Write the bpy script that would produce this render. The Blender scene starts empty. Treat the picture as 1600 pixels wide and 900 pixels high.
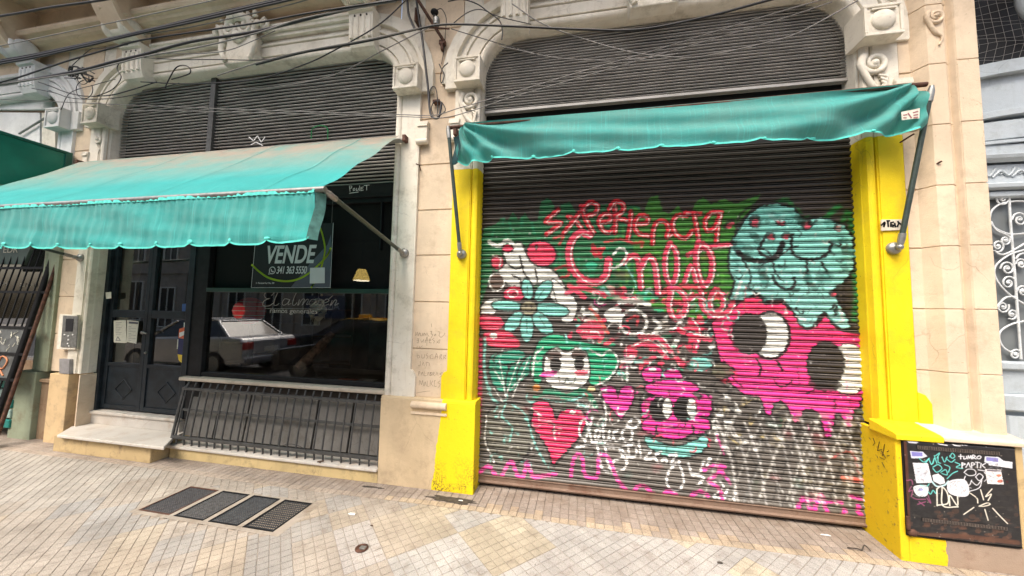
import bpy, bmesh, math, random
import numpy as np
from mathutils import Vector, Matrix
random.seed(7)
rng = np.random.RandomState(11)
R = math.radians
PI = math.pi
scene = bpy.context.scene
COL = scene.collection

# ------------------------------------------------------------------ camera
FPX = 540.0                                     # focal length in pixels of a 1600 px wide picture
CAM = np.array([0.0, -3.0, 1.6])
_y, _p, _r = R(10.85), R(3.88), R(1.10)
_F = np.array([-math.sin(_y)*math.cos(_p), math.cos(_y)*math.cos(_p), math.sin(_p)])
_a = np.array([math.cos(_y), math.sin(_y), 0.0]); _b = np.cross(_a, _F)
_RT = math.cos(_r)*_a + math.sin(_r)*_b
_UP = -math.sin(_r)*_a + math.cos(_r)*_b
cd = bpy.data.cameras.new('camera'); cam = bpy.data.objects.new('camera', cd); COL.objects.link(cam)
cd.sensor_width = 36.0; cd.lens = FPX/1600*36.0; cd.clip_start = 0.02; cd.clip_end = 400
m = Matrix(((_RT[0], _UP[0], -_F[0], CAM[0]), (_RT[1], _UP[1], -_F[1], CAM[1]), (_RT[2], _UP[2], -_F[2], CAM[2]), (0, 0, 0, 1)))
cam.matrix_world = m
scene.camera = cam

# ------------------------------------------------------------------ light
SUN_EL, SUN_AZ = 58.0, 200.0                    # azimuth of the light's origin, clockwise from +Y
world = bpy.data.worlds.new('World'); scene.world = world; world.use_nodes = True
wn = world.node_tree; bg = wn.nodes['Background']
sk = wn.nodes.new('ShaderNodeTexSky'); sk.sky_type = 'NISHITA'; sk.sun_disc = False
sk.sun_elevation = R(SUN_EL); sk.sun_rotation = R(SUN_AZ); sk.air_density = 1.0; sk.dust_density = 6.0; sk.ozone_density = 0.6
wn.links.new(sk.outputs[0], bg.inputs[0]); bg.inputs[1].default_value = 0.15
sd = bpy.data.lights.new('sun', 'SUN'); sd.energy = 1.5; sd.angle = R(28); sd.color = (1.0, 0.95, 0.87)
so = bpy.data.objects.new('sun', sd); COL.objects.link(so)
dr = Vector((math.sin(R(SUN_AZ))*math.cos(R(SUN_EL)), math.cos(R(SUN_AZ))*math.cos(R(SUN_EL)), math.sin(R(SUN_EL))))
so.rotation_euler = dr.to_track_quat('Z', 'Y').to_euler(); so.location = (0, -4, 12)
vs = scene.view_settings; vs.view_transform = 'Standard'; vs.look = 'None'; vs.gamma = 1.0; vs.use_curve_mapping = False
vs.exposure = 1.12
scene.cycles.max_bounces = 8

# ------------------------------------------------------------------ helpers
def on(px, py, y=None, z=None, x=None):
    """a measured picture position carried to a real plane of the place (y = depth of the facade plane, z = height)"""
    d = _F + _RT*(px-800)/FPX - _UP*(py-450)/FPX
    if y is not None: t = (y-CAM[1])/d[1]
    elif z is not None: t = (z-CAM[2])/d[2]
    else: t = (x-CAM[0])/d[0]
    return CAM + d*t

def srgb(r, g, b):
    f = lambda c: (c/255)/12.92 if c/255 <= 0.04045 else ((c/255+0.055)/1.055)**2.4
    return (f(r), f(g), f(b))

class MB:
    def __init__(s): s.v = []; s.f = []; s.sm = []
    def add(s, vs, fs, smooth=False):
        o = len(s.v); s.v += [tuple(map(float, p)) for p in vs]
        for q in fs: s.f.append(tuple(i+o for i in q)); s.sm.append(smooth)
        return s
    def box(s, x0, x1, y0, y1, z0, z1):
        v = [(x, y, z) for z in (z0, z1) for y in (y0, y1) for x in (x0, x1)]
        return s.add(v, [(0, 2, 3, 1), (4, 5, 7, 6), (0, 1, 5, 4), (2, 6, 7, 3), (0, 4, 6, 2), (1, 3, 7, 5)])
    def prism(s, pts, y0, y1):                   # polygon in x,z pushed along y
        n = len(pts); v = [(p[0], y0, p[1]) for p in pts]+[(p[0], y1, p[1]) for p in pts]
        return s.add(v, [tuple(range(n)), tuple(range(2*n-1, n-1, -1))]+[(i, i+n, (i+1) % n+n, (i+1) % n) for i in range(n)])
    def prismx(s, pts, x0, x1):                  # polygon in y,z pushed along x
        n = len(pts); v = [(x0, p[0], p[1]) for p in pts]+[(x1, p[0], p[1]) for p in pts]
        return s.add(v, [tuple(range(n)), tuple(range(2*n-1, n-1, -1))]+[(i, i+n, (i+1) % n+n, (i+1) % n) for i in range(n)])
    def prismz(s, pts, z0, z1):
        n = len(pts); v = [(p[0], p[1], z0) for p in pts]+[(p[0], p[1], z1) for p in pts]
        return s.add(v, [tuple(range(n)), tuple(range(2*n-1, n-1, -1))]+[(i, i+n, (i+1) % n+n, (i+1) % n) for i in range(n)])
    def tube(s, pts, r, n=8, cap=True, flat=1.0):
        pts = [Vector(p) for p in pts]; m_ = len(pts); vs = []
        up = None
        for i, p in enumerate(pts):
            t = (pts[min(i+1, m_-1)]-pts[max(i-1, 0)]).normalized()
            if up is None: up = Vector((0, -1, 0)) if abs(t.y) < .9 else Vector((0, 0, 1))
            a = t.cross(up)
            if a.length < 1e-4: a = t.cross(Vector((1, 0, 0)))
            a.normalize(); b = a.cross(t).normalized(); up = b
            rr = r[i] if isinstance(r, (list, tuple)) else r
            for k in range(n):
                th = 2*PI*k/n; vs.append(p+a*math.cos(th)*rr+b*math.sin(th)*rr*flat)
        fs = [(i*n+k, i*n+(k+1) % n, (i+1)*n+(k+1) % n, (i+1)*n+k) for i in range(m_-1) for k in range(n)]
        s.add(vs, fs, True)
        if cap: s.add(vs[:n], [tuple(range(n))[::-1]]); s.add(vs[-n:], [tuple(range(n))])
        return s
    def ball(s, c, rx, ry, rz, nu=20, nv=10):
        vs = []
        for j in range(nv+1):
            ph = PI*j/nv
            for i in range(nu): th = 2*PI*i/nu; vs.append((c[0]+rx*math.sin(ph)*math.cos(th), c[1]+ry*math.cos(ph), c[2]+rz*math.sin(ph)*math.sin(th)))
        return s.add(vs, [(j*nu+i, j*nu+(i+1) % nu, (j+1)*nu+(i+1) % nu, (j+1)*nu+i) for j in range(nv) for i in range(nu)], True)
    def lathe(s, c, prof, n=20, axis='z'):
        vs = []
        for r_, h in prof:
            for i in range(n):
                th = 2*PI*i/n; a, b = r_*math.cos(th), r_*math.sin(th)
                vs.append((c[0]+a, c[1]+b, c[2]+h) if axis == 'z' else ((c[0]+a, c[1]+h, c[2]+b) if axis == 'y' else (c[0]+h, c[1]+a, c[2]+b)))
        k = len(prof)
        s.add(vs, [(j*n+i, j*n+(i+1) % n, (j+1)*n+(i+1) % n, (j+1)*n+i) for j in range(k-1) for i in range(n)], True)
        s.add(vs[:n], [tuple(range(n))[::-1]]); s.add(vs[-n:], [tuple(range(n))]); return s
    def grid(s, fn, nu, nv, smooth=True):
        vs = [fn(i/nu, j/nv) for j in range(nv+1) for i in range(nu+1)]
        return s.add(vs, [(j*(nu+1)+i, j*(nu+1)+i+1, (j+1)*(nu+1)+i+1, (j+1)*(nu+1)+i) for j in range(nv) for i in range(nu)], smooth)
    def sweep(s, path, prof, smooth=False):
        """prof (n outward, y) carried along path (x,z) whose outward side is on the left of travel"""
        P = [np.array(p, float) for p in path]; k = len(P); vs = []
        for i in range(k):
            t0 = P[i]-P[i-1] if i > 0 else P[1]-P[0]; t1 = P[i+1]-P[i] if i < k-1 else P[-1]-P[-2]
            t0 /= np.hypot(*t0); t1 /= np.hypot(*t1); t = t0+t1; t /= np.hypot(*t); nrm = np.array([-t[1], t[0]])
            c = max(.5, float(t @ t0))
            for (n_, y) in prof: q = P[i]+nrm*n_/c; vs.append((q[0], y, q[1]))
        m_ = len(prof)
        s.add(vs, [(i*m_+j, i*m_+j+1, (i+1)*m_+j+1, (i+1)*m_+j) for i in range(k-1) for j in range(m_-1)], smooth)
        return s
    def build(s, name, mat, parent=None, bevel=0, fix=True):
        me = bpy.data.meshes.new(name); me.from_pydata(s.v, [], s.f); me.update()
        me.polygons.foreach_set('use_smooth', s.sm)
        if fix:
            bm = bmesh.new(); bm.from_mesh(me); bmesh.ops.recalc_face_normals(bm, faces=bm.faces); bm.to_mesh(me); bm.free()
        o = bpy.data.objects.new(name, me); COL.objects.link(o)
        if mat: me.materials.append(mat)
        if parent: o.parent = parent; o.matrix_parent_inverse = parent.matrix_basis.inverted()
        if bevel:
            b = o.modifiers.new('bevel', 'BEVEL'); b.width = bevel; b.segments = 2; b.limit_method = 'ANGLE'; b.angle_limit = R(40)
        return o

def thing(name, label, cat, loc=(0, 0, 0), group=None):
    o = bpy.data.objects.new(name, None); COL.objects.link(o); o.location = loc; o.empty_display_size = .2
    o['label'] = label; o['category'] = cat
    if group: o['group'] = group
    return o
def tag(o, label, cat, group=None):
    o['label'] = label; o['category'] = cat
    if group: o['group'] = group
    return o
def struct(o, kind='structure'): o['kind'] = kind; return o

def cr(pts, n=6, closed=False):                  # catmull-rom through 2-D or 3-D points
    P = [np.array(p, float) for p in pts]; k = len(P); out = []
    rg = range(k) if closed else range(k-1)
    for i in rg:
        p0 = P[(i-1) % k] if closed or i > 0 else 2*P[0]-P[1]; p1 = P[i]; p2 = P[(i+1) % k]
        p3 = P[(i+2) % k] if closed or i+2 < k else 2*P[-1]-P[-2]
        for j in range(n):
            t = j/n; out.append(.5*((2*p1)+(-p0+p2)*t+(2*p0-5*p1+4*p2-p3)*t*t+(-p0+3*p1-3*p2+p3)*t**3))
    if not closed: out.append(P[-1])
    return out

# ------------------------------------------------------------------ materials
def nt(name):
    mt = bpy.data.materials.new(name); mt.use_nodes = True; t = mt.node_tree; return mt, t, t.nodes['Principled BSDF']
def node(t, typ, **kw):
    n = t.nodes.new(typ)
    for k, v in kw.items(): setattr(n, k, v)
    return n
def pos(t, scale=(1, 1, 1)):
    g = node(t, 'ShaderNodeNewGeometry'); mp = node(t, 'ShaderNodeMapping'); mp.inputs['Scale'].default_value = scale
    t.links.new(g.outputs['Position'], mp.inputs['Vector']); return mp.outputs[0]
def noise(t, vec, sc, det=4, rough=.6):
    n = node(t, 'ShaderNodeTexNoise'); n.inputs['Scale'].default_value = sc; n.inputs['Detail'].default_value = det; n.inputs['Roughness'].default_value = rough
    t.links.new(vec, n.inputs['Vector']); return n.outputs['Fac']
def ramp(t, fac, stops):
    r = node(t, 'ShaderNodeValToRGB'); e = r.color_ramp.elements
    while len(e) < len(stops): e.new(.5)
    for el, (p_, c_) in zip(e, stops): el.position = p_; el.color = (c_ if isinstance(c_, (tuple, list)) else (c_,)*3)[:3]+(1,)
    t.links.new(fac, r.inputs[0]); return r.outputs[0]
def mix(t, fac, a, b, mode='MIX'):
    n = node(t, 'ShaderNodeMix', data_type='RGBA', blend_type=mode)
    for sock, v in ((n.inputs[0], fac), (n.inputs[6], a), (n.inputs[7], b)):
        if isinstance(v, (float, int)): sock.default_value = v
        elif isinstance(v, tuple): sock.default_value = v[:3]+(1,)
        else: t.links.new(v, sock)
    return n.outputs[2]
def bump(t, bs, h, strength=.3, dist=.01):
    b = node(t, 'ShaderNodeBump'); b.inputs['Strength'].default_value = strength; b.inputs['Distance'].default_value = dist
    t.links.new(h, b.inputs['Height']); t.links.new(b.outputs[0], bs.inputs['Normal'])
def add(t, a, b, op='ADD'):
    n = node(t, 'ShaderNodeMath', operation=op)
    for s_, v in zip(n.inputs, (a, b)):
        if isinstance(v, (float, int)): s_.default_value = v
        else: t.links.new(v, s_)
    return n.outputs[0]
def plain(name, c, rough=.6, metal=0, var=.12, sc=9, bmp=.15, spec=.5):
    mt, t, b = nt(name); v = pos(t); n = noise(t, v, sc)
    c2 = tuple(x*(1-2*var) for x in c); c3 = tuple(min(1, x*(1+var)) for x in c)
    t.links.new(ramp(t, n, [(.3, c2), (.7, c3)]), b.inputs['Base Color'])
    b.inputs['Roughness'].default_value = rough; b.inputs['Metallic'].default_value = metal; b.inputs['Specular IOR Level'].default_value = spec
    if bmp: bump(t, b, noise(t, v, sc*12), bmp, .002)
    return mt
def plaster(name, c, dirt=(.16, .12, .08), amt=.5, streak=.5, speck=.5, c2=None, rough=.85):
    """painted render: tone patches, rain streaks, small chips"""
    mt, t, b = nt(name); v = pos(t)
    c2 = c2 or tuple(x*.78 for x in c)
    base = ramp(t, noise(t, v, 2.6, 6), [(.35, c), (.7, c2)])
    st = noise(t, pos(t, (9, 9, .7)), 2.2, 5, .65)
    base = mix(t, add(t, ramp(t, st, [(.55, 0.), (.78, 1.)]), streak, 'MULTIPLY'), base, tuple(x*.4+y*.6 for x, y in zip(c, dirt)))
    bl = noise(t, v, 5.5, 8, .72)
    base = mix(t, add(t, ramp(t, bl, [(.52, 0.), (.72, 1.)]), min(1, amt*1.35), 'MULTIPLY'), base, dirt)
    sp = noise(t, v, 60, 3, .5)
    base = mix(t, add(t, ramp(t, sp, [(.70, 0.), (.76, 1.)]), speck, 'MULTIPLY'), base, tuple(x*.5 for x in dirt))
    # soot blotches with hard edges, and hairline cracks
    so_ = ramp(t, noise(t, v, 1.7, 10, .78), [(.54, 0.), (.60, 1.)])
    base = mix(t, add(t, so_, min(.8, amt*.9), 'MULTIPLY'), base, tuple(x*.55+y*.45 for x, y in zip(c, dirt)))
    wv = node(t, 'ShaderNodeVectorMath', operation='ADD'); nz = node(t, 'ShaderNodeTexNoise'); nz.inputs['Scale'].default_value = 5; nz.inputs['Detail'].default_value = 4
    sc_ = node(t, 'ShaderNodeVectorMath', operation='SCALE'); sc_.inputs['Scale'].default_value = .14
    t.links.new(v, nz.inputs['Vector']); t.links.new(nz.outputs['Color'], sc_.inputs[0]); t.links.new(v, wv.inputs[0]); t.links.new(sc_.outputs[0], wv.inputs[1])
    vo = node(t, 'ShaderNodeTexVoronoi', feature='DISTANCE_TO_EDGE'); vo.inputs['Scale'].default_value = 2.2; t.links.new(wv.outputs[0], vo.inputs['Vector'])
    ck = add(t, ramp(t, vo.outputs['Distance'], [(0.0, 1.), (.006, 0.)]), ramp(t, noise(t, v, 1.9, 3), [(.54, 0.), (.60, 1.)]), 'MULTIPLY')
    base = mix(t, add(t, ck, .4, 'MULTIPLY'), base, tuple(x*.6 for x in dirt))
    t.links.new(base, b.inputs['Base Color']); b.inputs['Roughness'].default_value = rough; b.inputs['Specular IOR Level'].default_value = .25
    h = add(t, add(t, noise(t, v, 140, 3), .5, 'MULTIPLY'), noise(t, v, 14, 5)); bump(t, b, h, .6, .006)
    return mt
def glass(name, tint=(.7, .74, .72), rough=0.0, dirt=.04):
    mt = bpy.data.materials.new(name); mt.use_nodes = True; t = mt.node_tree; t.nodes.remove(t.nodes['Principled BSDF'])
    out = t.nodes['Material Output']; tr = node(t, 'ShaderNodeBsdfTransparent'); tr.inputs[0].default_value = tint+(1,)
    gl = node(t, 'ShaderNodeBsdfGlossy'); gl.inputs['Roughness'].default_value = rough; gl.inputs[0].default_value = (1, 1, 1, 1)
    fr = node(t, 'ShaderNodeFresnel'); fr.inputs[0].default_value = 1.6
    f2 = add(t, fr.outputs[0], 2.3, 'MULTIPLY')
    mx = node(t, 'ShaderNodeMixShader'); t.links.new(f2, mx.inputs[0]); t.links.new(tr.outputs[0], mx.inputs[1]); t.links.new(gl.outputs[0], mx.inputs[2])
    df = node(t, 'ShaderNodeBsdfDiffuse'); df.inputs[0].default_value = (.5, .48, .44, 1)
    m2 = node(t, 'ShaderNodeMixShader'); v = pos(t); t.links.new(ramp(t, noise(t, v, 7, 6, .7), [(.45, 0.), (.85, dirt)]), m2.inputs[0])
    t.links.new(mx.outputs[0], m2.inputs[1]); t.links.new(df.outputs[0], m2.inputs[2]); t.links.new(m2.outputs[0], out.inputs[0])
    return mt
def fabric(name, c, dusty, z_lo, z_hi, dust_amt):
    mt, t, b = nt(name); v = pos(t)
    base = ramp(t, noise(t, v, 3, 5), [(.3, tuple(x*.85 for x in c)), (.75, tuple(x*1.12 for x in c))])
    g = node(t, 'ShaderNodeNewGeometry'); sx = node(t, 'ShaderNodeSeparateXYZ'); t.links.new(g.outputs['Position'], sx.inputs[0])
    mr = node(t, 'ShaderNodeMapRange'); mr.inputs[1].default_value = z_lo; mr.inputs[2].default_value = z_hi; t.links.new(sx.outputs[2], mr.inputs[0])
    stain = add(t, add(t, mr.outputs[0], ramp(t, noise(t, pos(t, (1, 1, 3)), 2.3, 6, .7), [(.2, .15), (.6, 1.)]), 'MULTIPLY'), dust_amt, 'MULTIPLY')
    base = mix(t, stain, base, dusty)
    lines = noise(t, pos(t, (60, 1.2, 1.2)), 2, 5, .7)
    base = mix(t, add(t, ramp(t, lines, [(.56, 0.), (.68, 1.)]), .38, 'MULTIPLY'), base, tuple(min(1, x*1.5+.1) for x in c))
    t.links.new(base, b.inputs['Base Color']); b.inputs['Roughness'].default_value = .75; b.inputs['Specular IOR Level'].default_value = .3
    b.inputs['Sheen Weight'].default_value = .2
    tl = node(t, 'ShaderNodeBsdfTranslucent'); t.links.new(base, tl.inputs[0]); mx = node(t, 'ShaderNodeMixShader'); mx.inputs[0].default_value = .3
    t.links.new(b.outputs[0], mx.inputs[1]); t.links.new(tl.outputs[0], mx.inputs[2]); t.links.new(mx.outputs[0], t.nodes['Material Output'].inputs[0])
    bump(t, b, add(t, noise(t, pos(t, (1, 1, 2.2)), 13, 6, .65), noise(t, v, 260, 2), 'ADD'), .6, .008)
    return mt
def vcol(name, rough=.6, spec=.4, bscale=90, bstr=.25, grime=None):
    mt, t, b = nt(name); a = node(t, 'ShaderNodeVertexColor', layer_name='paint'); v = pos(t)
    c = mix(t, 1.0, a.outputs[0], ramp(t, noise(t, v, 12, 6, .7), [(.25, .72), (.7, 1.05)]), 'MULTIPLY')
    if grime: c = mix(t, add(t, ramp(t, noise(t, pos(t, (3, 3, 14)), 3, 6, .7), [(.52, 0.), (.75, 1.)]), grime, 'MULTIPLY'), c, (.09, .075, .06))
    t.links.new(c, b.inputs['Base Color']); b.inputs['Roughness'].default_value = rough; b.inputs['Specular IOR Level'].default_value = spec
    bump(t, b, noise(t, v, bscale, 4), bstr, .002); return mt
def rgb255(*c): return srgb(*c)

CREAM = plaster('cream_render', (.72, .60, .45), dirt=(.33, .25, .17), amt=.25, streak=.22, speck=.55, c2=(.56, .43, .30))
WHITEP = plaster('off_white_render', (.76, .72, .62), dirt=(.26, .22, .15), amt=.42, streak=.42, speck=.6, c2=(.66, .60, .49))
PEACH = plaster('peach_render', (.70, .565, .41), dirt=(.32, .23, .15), amt=.32, streak=.35, speck=.5)
SOFFIT = plaster('soffit_render', (.68, .56, .41), dirt=(.22, .16, .10), amt=.5, streak=.2, speck=.4)
WHITE2 = plaster('white_render', (.72, .72, .70), dirt=(.3, .3, .28), amt=.3, streak=.3, speck=.3)
YELLOW = plaster('yellow_paint', (.82, .62, .012), dirt=(.34, .24, .05), amt=.22, streak=.22, speck=.9, c2=(.70, .50, .008), rough=.6)
SAGE = plaster('sage_green_render', (.30, .34, .24), dirt=(.18, .12, .07), amt=.5, streak=.6)
RUSTY = plaster('rust_stained_render', (.34, .24, .15), dirt=(.16, .06, .03), amt=.6, streak=.9)
MARBLE = plaster('worn_marble', (.62, .58, .52), dirt=(.36, .25, .16), amt=.5, streak=.2, speck=.3, rough=.45)
def split_paint():
    """centre plinth: cream to the left, yellow paint to the right of a wavering edge"""
    mt = plaster('cream_and_yellow_paint', (.60, .47, .30), dirt=(.30, .22, .15), amt=.45, streak=.35, speck=.6)
    t = mt.node_tree; b = t.nodes['Principled BSDF']; old = b.inputs['Base Color'].links[0].from_socket
    g = node(t, 'ShaderNodeNewGeometry'); sx = node(t, 'ShaderNodeSeparateXYZ'); t.links.new(g.outputs['Position'], sx.inputs[0])
    w = add(t, add(t, noise(t, pos(t), 9, 4), .05, 'MULTIPLY'), add(t, sx.outputs[2], -.10, 'MULTIPLY'))
    e = add(t, add(t, sx.outputs[0], w), -1.245, 'GREATER_THAN')
    yl = ramp(t, noise(t, pos(t), 34, 5, .7), [(.30, (.22, .16, .04)), (.39, (.80, .60, .012))])
    mr = node(t, 'ShaderNodeMapRange'); mr.inputs[1].default_value = .34; mr.inputs[2].default_value = .0; t.links.new(sx.outputs[2], mr.inputs[0])
    sp_ = add(t, mr.outputs[0], ramp(t, noise(t, pos(t), 55, 6, .75), [(.47, 0.), (.56, 1.)]), 'MULTIPLY'); sp2 = add(t, sp_, ramp(t, noise(t, pos(t), 6, 3), [(.42, 0.), (.56, 1.)]), 'MULTIPLY')
    yl = mix(t, sp2, yl, (.05, .04, .03))
    t.links.new(mix(t, e, old, yl), b.inputs['Base Color']); return mt
SPLIT = split_paint()
def split_right():
    mt = plaster('yellow_and_cement', (.36, .27, .20), dirt=(.2, .12, .08), amt=.6, streak=.5, speck=.6)
    t = mt.node_tree; b = t.nodes['Principled BSDF']; old = b.inputs['Base Color'].links[0].from_socket
    g = node(t, 'ShaderNodeNewGeometry'); sx = node(t, 'ShaderNodeSeparateXYZ'); t.links.new(g.outputs['Position'], sx.inputs[0])
    w = add(t, noise(t, pos(t), 14, 4), .04, 'MULTIPLY')
    e = add(t, add(t, sx.outputs[0], w), 2.385, 'LESS_THAN')
    yl = ramp(t, noise(t, pos(t), 26, 5, .7), [(.28, (.22, .13, .04)), (.42, (.76, .52, .012))])
    t.links.new(mix(t, e, old, yl), b.inputs['Base Color']); return mt
SPLITR = split_right()
IRON = plain('black_iron', (.010, .010, .011), .6, .1, .25, 14, .15, .25)
GRIME = plain('dark_grime', (.055, .045, .035), .95, 0, .3, 30, .5)
RUST = plain('rusty_iron', (.10, .045, .028), .8, .2, .35, 22, .4)
BARGREY = plain('grey_painted_bars', (.075, .075, .072), .55, .2, .2, 20)
DOORBLUE = plain('blue_black_door_paint', (.012, .018, .024), .5, 0, .3, 9, .15, .3)
BOARD = plaster('grey_boards', (.21, .20, .18), dirt=(.09, .07, .05), amt=.5, streak=.7, speck=.3)
STEEL = plain('galvanised_steel', (.30, .30, .28), .45, .7, .15, 30)
TEALFAB = fabric('teal_awning_fabric', (.026, .39, .375), (.40, .33, .26), 2.6, 3.25, 1.15)
TEALVAL = fabric('teal_valance_fabric', (.012, .45, .42), (.20, .34, .29), 1.2, 3.2, .6)
TEALTRIM = plain('pale_teal_trim', (.10, .66, .56), .8, 0, .1, 20)
DKTEAL = plain('dark_teal_fabric', (.004, .04, .045), .9, 0, .2, 20)
PAINTTUBE = plain('green_grey_tube', (.045, .065, .055), .4, .2, .15, 30)
CABLE = plain('black_cable', (.006, .006, .008), .45, 0, .1, 20, 0)
CABLEG = plain('grey_cable', (.16, .15, .14), .5, 0, .1, 20, 0)
BLACKM = plain('black_backing', (.006, .006, .006), .7, 0, .1, 10, 0)
PAPER = plain('aged_paper', (.62, .60, .50), .8, 0, .06, 40, .1)
WPAPER = plain('white_paper', (.72, .72, .70), .8, 0, .06, 50, .1)
GLASS = glass('shop_glass', (.86, .87, .84))
WOOD = plain('old_wood', (.14, .075, .04), .6, 0, .3, 12, .3)
LBLUE = plaster('pale_blue_grey_paint', (.45, .50, .53), dirt=(.22, .23, .22), amt=.35, streak=.4, speck=.25, c2=(.38, .43, .46), rough=.5)
IRONW = plain('pale_grey_ironwork', (.60, .63, .64), .45, 0, .12, 30)
GREENBOX = plain('green_sheet', (.004, .17, .11), .35, 0, .15, 3)
SIGNTXT = plain('sign_white', (.55, .55, .56), .6, 0, .03, 10, 0)
LIME = plain('sign_lime', (.45, .60, .02), .6, 0, .03, 10, 0)
SIGNBLK = plain('sign_black', (.005, .005, .007), .7, 0, .03, 10, 0)
SIGNGRY = plain('sign_dark_grey', (.075, .075, .10), .4, 0, .03, 10, 0)

def textmesh(body, size, mat, name, parent, loc, sx=1.0, shear=0.0, depth=.0008, mirror=False, bold=0.0, spacing=1.0):
    cu = bpy.data.curves.new(name, 'FONT'); cu.body = body; cu.size = size; cu.extrude = depth; cu.shear = shear; cu.offset = bold; cu.space_character = spacing
    ob = bpy.data.objects.new('tmp', cu); COL.objects.link(ob)
    dg = bpy.context.evaluated_depsgraph_get(); me = bpy.data.meshes.new_from_object(ob.evaluated_get(dg)); bpy.data.objects.remove(ob)
    k = -1 if mirror else 1
    for v in me.vertices: v.co = Vector((v.co.x*sx*k, -v.co.z, v.co.y))
    me.name = name; me.materials.clear(); me.materials.append(mat)
    o = bpy.data.objects.new(name, me); COL.objects.link(o); o.location = loc
    if parent: o.parent = parent; o.matrix_parent_inverse = parent.matrix_basis.inverted()
    return o
def ribbon(m_, pts, w, y, th=.0012):
    """flat pen stroke lying on a facade plane, pts in (x,z)"""
    P = [np.array(p[:2], float) for p in pts]
    for i in range(len(P)-1):
        d = P[i+1]-P[i]; L = np.hypot(*d)
        if L < 1e-6: continue
        n_ = np.array([-d[1], d[0]])/L*w/2; e = d/L*w*.3
        a, b_ = P[i]-e, P[i+1]+e
        m_.prism([a+n_, b_+n_, b_-n_, a-n_], y-th, y)

# ------------------------------------------------------------------ paint canvas (facade plane -> vertex colours)
class Canvas:
    def __init__(s, x0, x1, z0, z1, res, y, bgc):
        s.x0, s.z0, s.res, s.y = x0, z0, res, y
        s.w = int((x1-x0)/res)+1; s.h = int((z1-z0)/res)+1
        s.im = np.zeros((s.h, s.w, 3))+np.array(bgc)
    def uv(s, pts):
        out = []
        for p in pts:
            q = on(p[0], p[1], y=s.y); out.append(((q[0]-s.x0)/s.res, (q[2]-s.z0)/s.res))
        return np.array(out)
    def px(s, pts):                              # photo px -> local scale in cells per px
        a = s.uv([pts[0]]); b = s.uv([(pts[0][0]+1, pts[0][1]+1)]); return float(np.abs(b-a).mean())
    def blend(s, y0, y1, x0, x1, al, col):
        im = s.im[y0:y1, x0:x1]; im += (np.array(col)-im)*al[..., None]
    def stroke(s, pts, wpx, col, a=1.0, soft=1.0, smooth=True, closed=False):
        col = srgb(*col); pts = cr(pts, 5, closed) if smooth and len(pts) > 2 else pts
        k = s.px(pts); P = s.uv(pts); w = wpx*k/2; so_ = max(.6, soft*k)
        if closed: P = np.vstack([P, P[:1]])
        x0 = max(0, int(P[:, 0].min()-w-so_-2)); x1 = min(s.w, int(P[:, 0].max()+w+so_+3)); y0 = max(0, int(P[:, 1].min()-w-so_-2)); y1 = min(s.h, int(P[:, 1].max()+w+so_+3))
        if x1 <= x0 or y1 <= y0: return
        X, Y = np.meshgrid(np.arange(x0, x1), np.arange(y0, y1)); D = np.full(X.shape, 1e9)
        for i in range(len(P)-1):
            a_, b_ = P[i], P[i+1]; d = b_-a_; L = d @ d+1e-9
            t = np.clip(((X-a_[0])*d[0]+(Y-a_[1])*d[1])/L, 0, 1); D = np.minimum(D, np.hypot(X-a_[0]-t*d[0], Y-a_[1]-t*d[1]))
        s.blend(y0, y1, x0, x1, np.clip((w-D)/so_+.5, 0, 1)*a, col)
    def poly(s, pts, col, a=1.0, out=None, ow=3, smooth=True, col2=None):
        c1 = srgb(*col); q = cr(pts, 5, True) if smooth else pts; P = s.uv(q)
        x0 = max(0, int(P[:, 0].min())-1); x1 = min(s.w, int(P[:, 0].max())+2); y0 = max(0, int(P[:, 1].min())-1); y1 = min(s.h, int(P[:, 1].max())+2)
        if x1 <= x0 or y1 <= y0: return
        X, Y = np.meshgrid(np.arange(x0, x1)+.01, np.arange(y0, y1)+.01); ins = np.zeros(X.shape, bool)
        for i in range(len(P)):
            xa, ya = P[i]; xb, yb = P[(i+1) % len(P)]
            if ya == yb: continue
            ins ^= ((Y < ya) != (Y < yb)) & (X < (xb-xa)*(Y-ya)/(yb-ya)+xa)
        if col2 is not None:
            tt = ((Y-y0)/max(1, y1-y0))[..., None]; cc = np.array(srgb(*col2))*(1-tt)+np.array(c1)*tt
            im = s.im[y0:y1, x0:x1]; im += (cc-im)*(ins*a)[..., None]
        else: s.blend(y0, y1, x0, x1, ins*a, c1)
        if out is not None: s.stroke(q, ow, out, smooth=False, closed=True)
    def ell(s, cx, cy, rx, ry, col, a=1.0, out=None, ow=3, rot=0):
        t = np.linspace(0, 2*PI, 20, endpoint=False); c, n_ = math.cos(R(rot)), math.sin(R(rot))
        s.poly([(cx+rx*math.cos(k)*c-ry*math.sin(k)*n_, cy+rx*math.cos(k)*n_+ry*math.sin(k)*c) for k in t], col, a, out, ow, smooth=False)
    def ring(s, cx, cy, rx, ry, w, col, a=1.0):
        t = np.linspace(0, 2*PI, 22, endpoint=False)
        s.stroke([(cx+rx*math.cos(k), cy+ry*math.sin(k)) for k in t], w, col, a, smooth=False, closed=True)
    def sample(s, X, Z):
        i = np.clip(((X-s.x0)/s.res), 0, s.w-1.001); j = np.clip(((Z-s.z0)/s.res), 0, s.h-1.001)
        i0, j0 = i.astype(int), j.astype(int); fi, fj = (i-i0)[:, None], (j-j0)[:, None]; m_ = s.im
        return (m_[j0, i0]*(1-fi)+m_[j0, np.minimum(i0+1, s.w-1)]*fi)*(1-fj)+(m_[np.minimum(j0+1, s.h-1), i0]*(1-fi)+m_[np.minimum(j0+1, s.h-1), np.minimum(i0+1, s.w-1)]*fi)*fj
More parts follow.
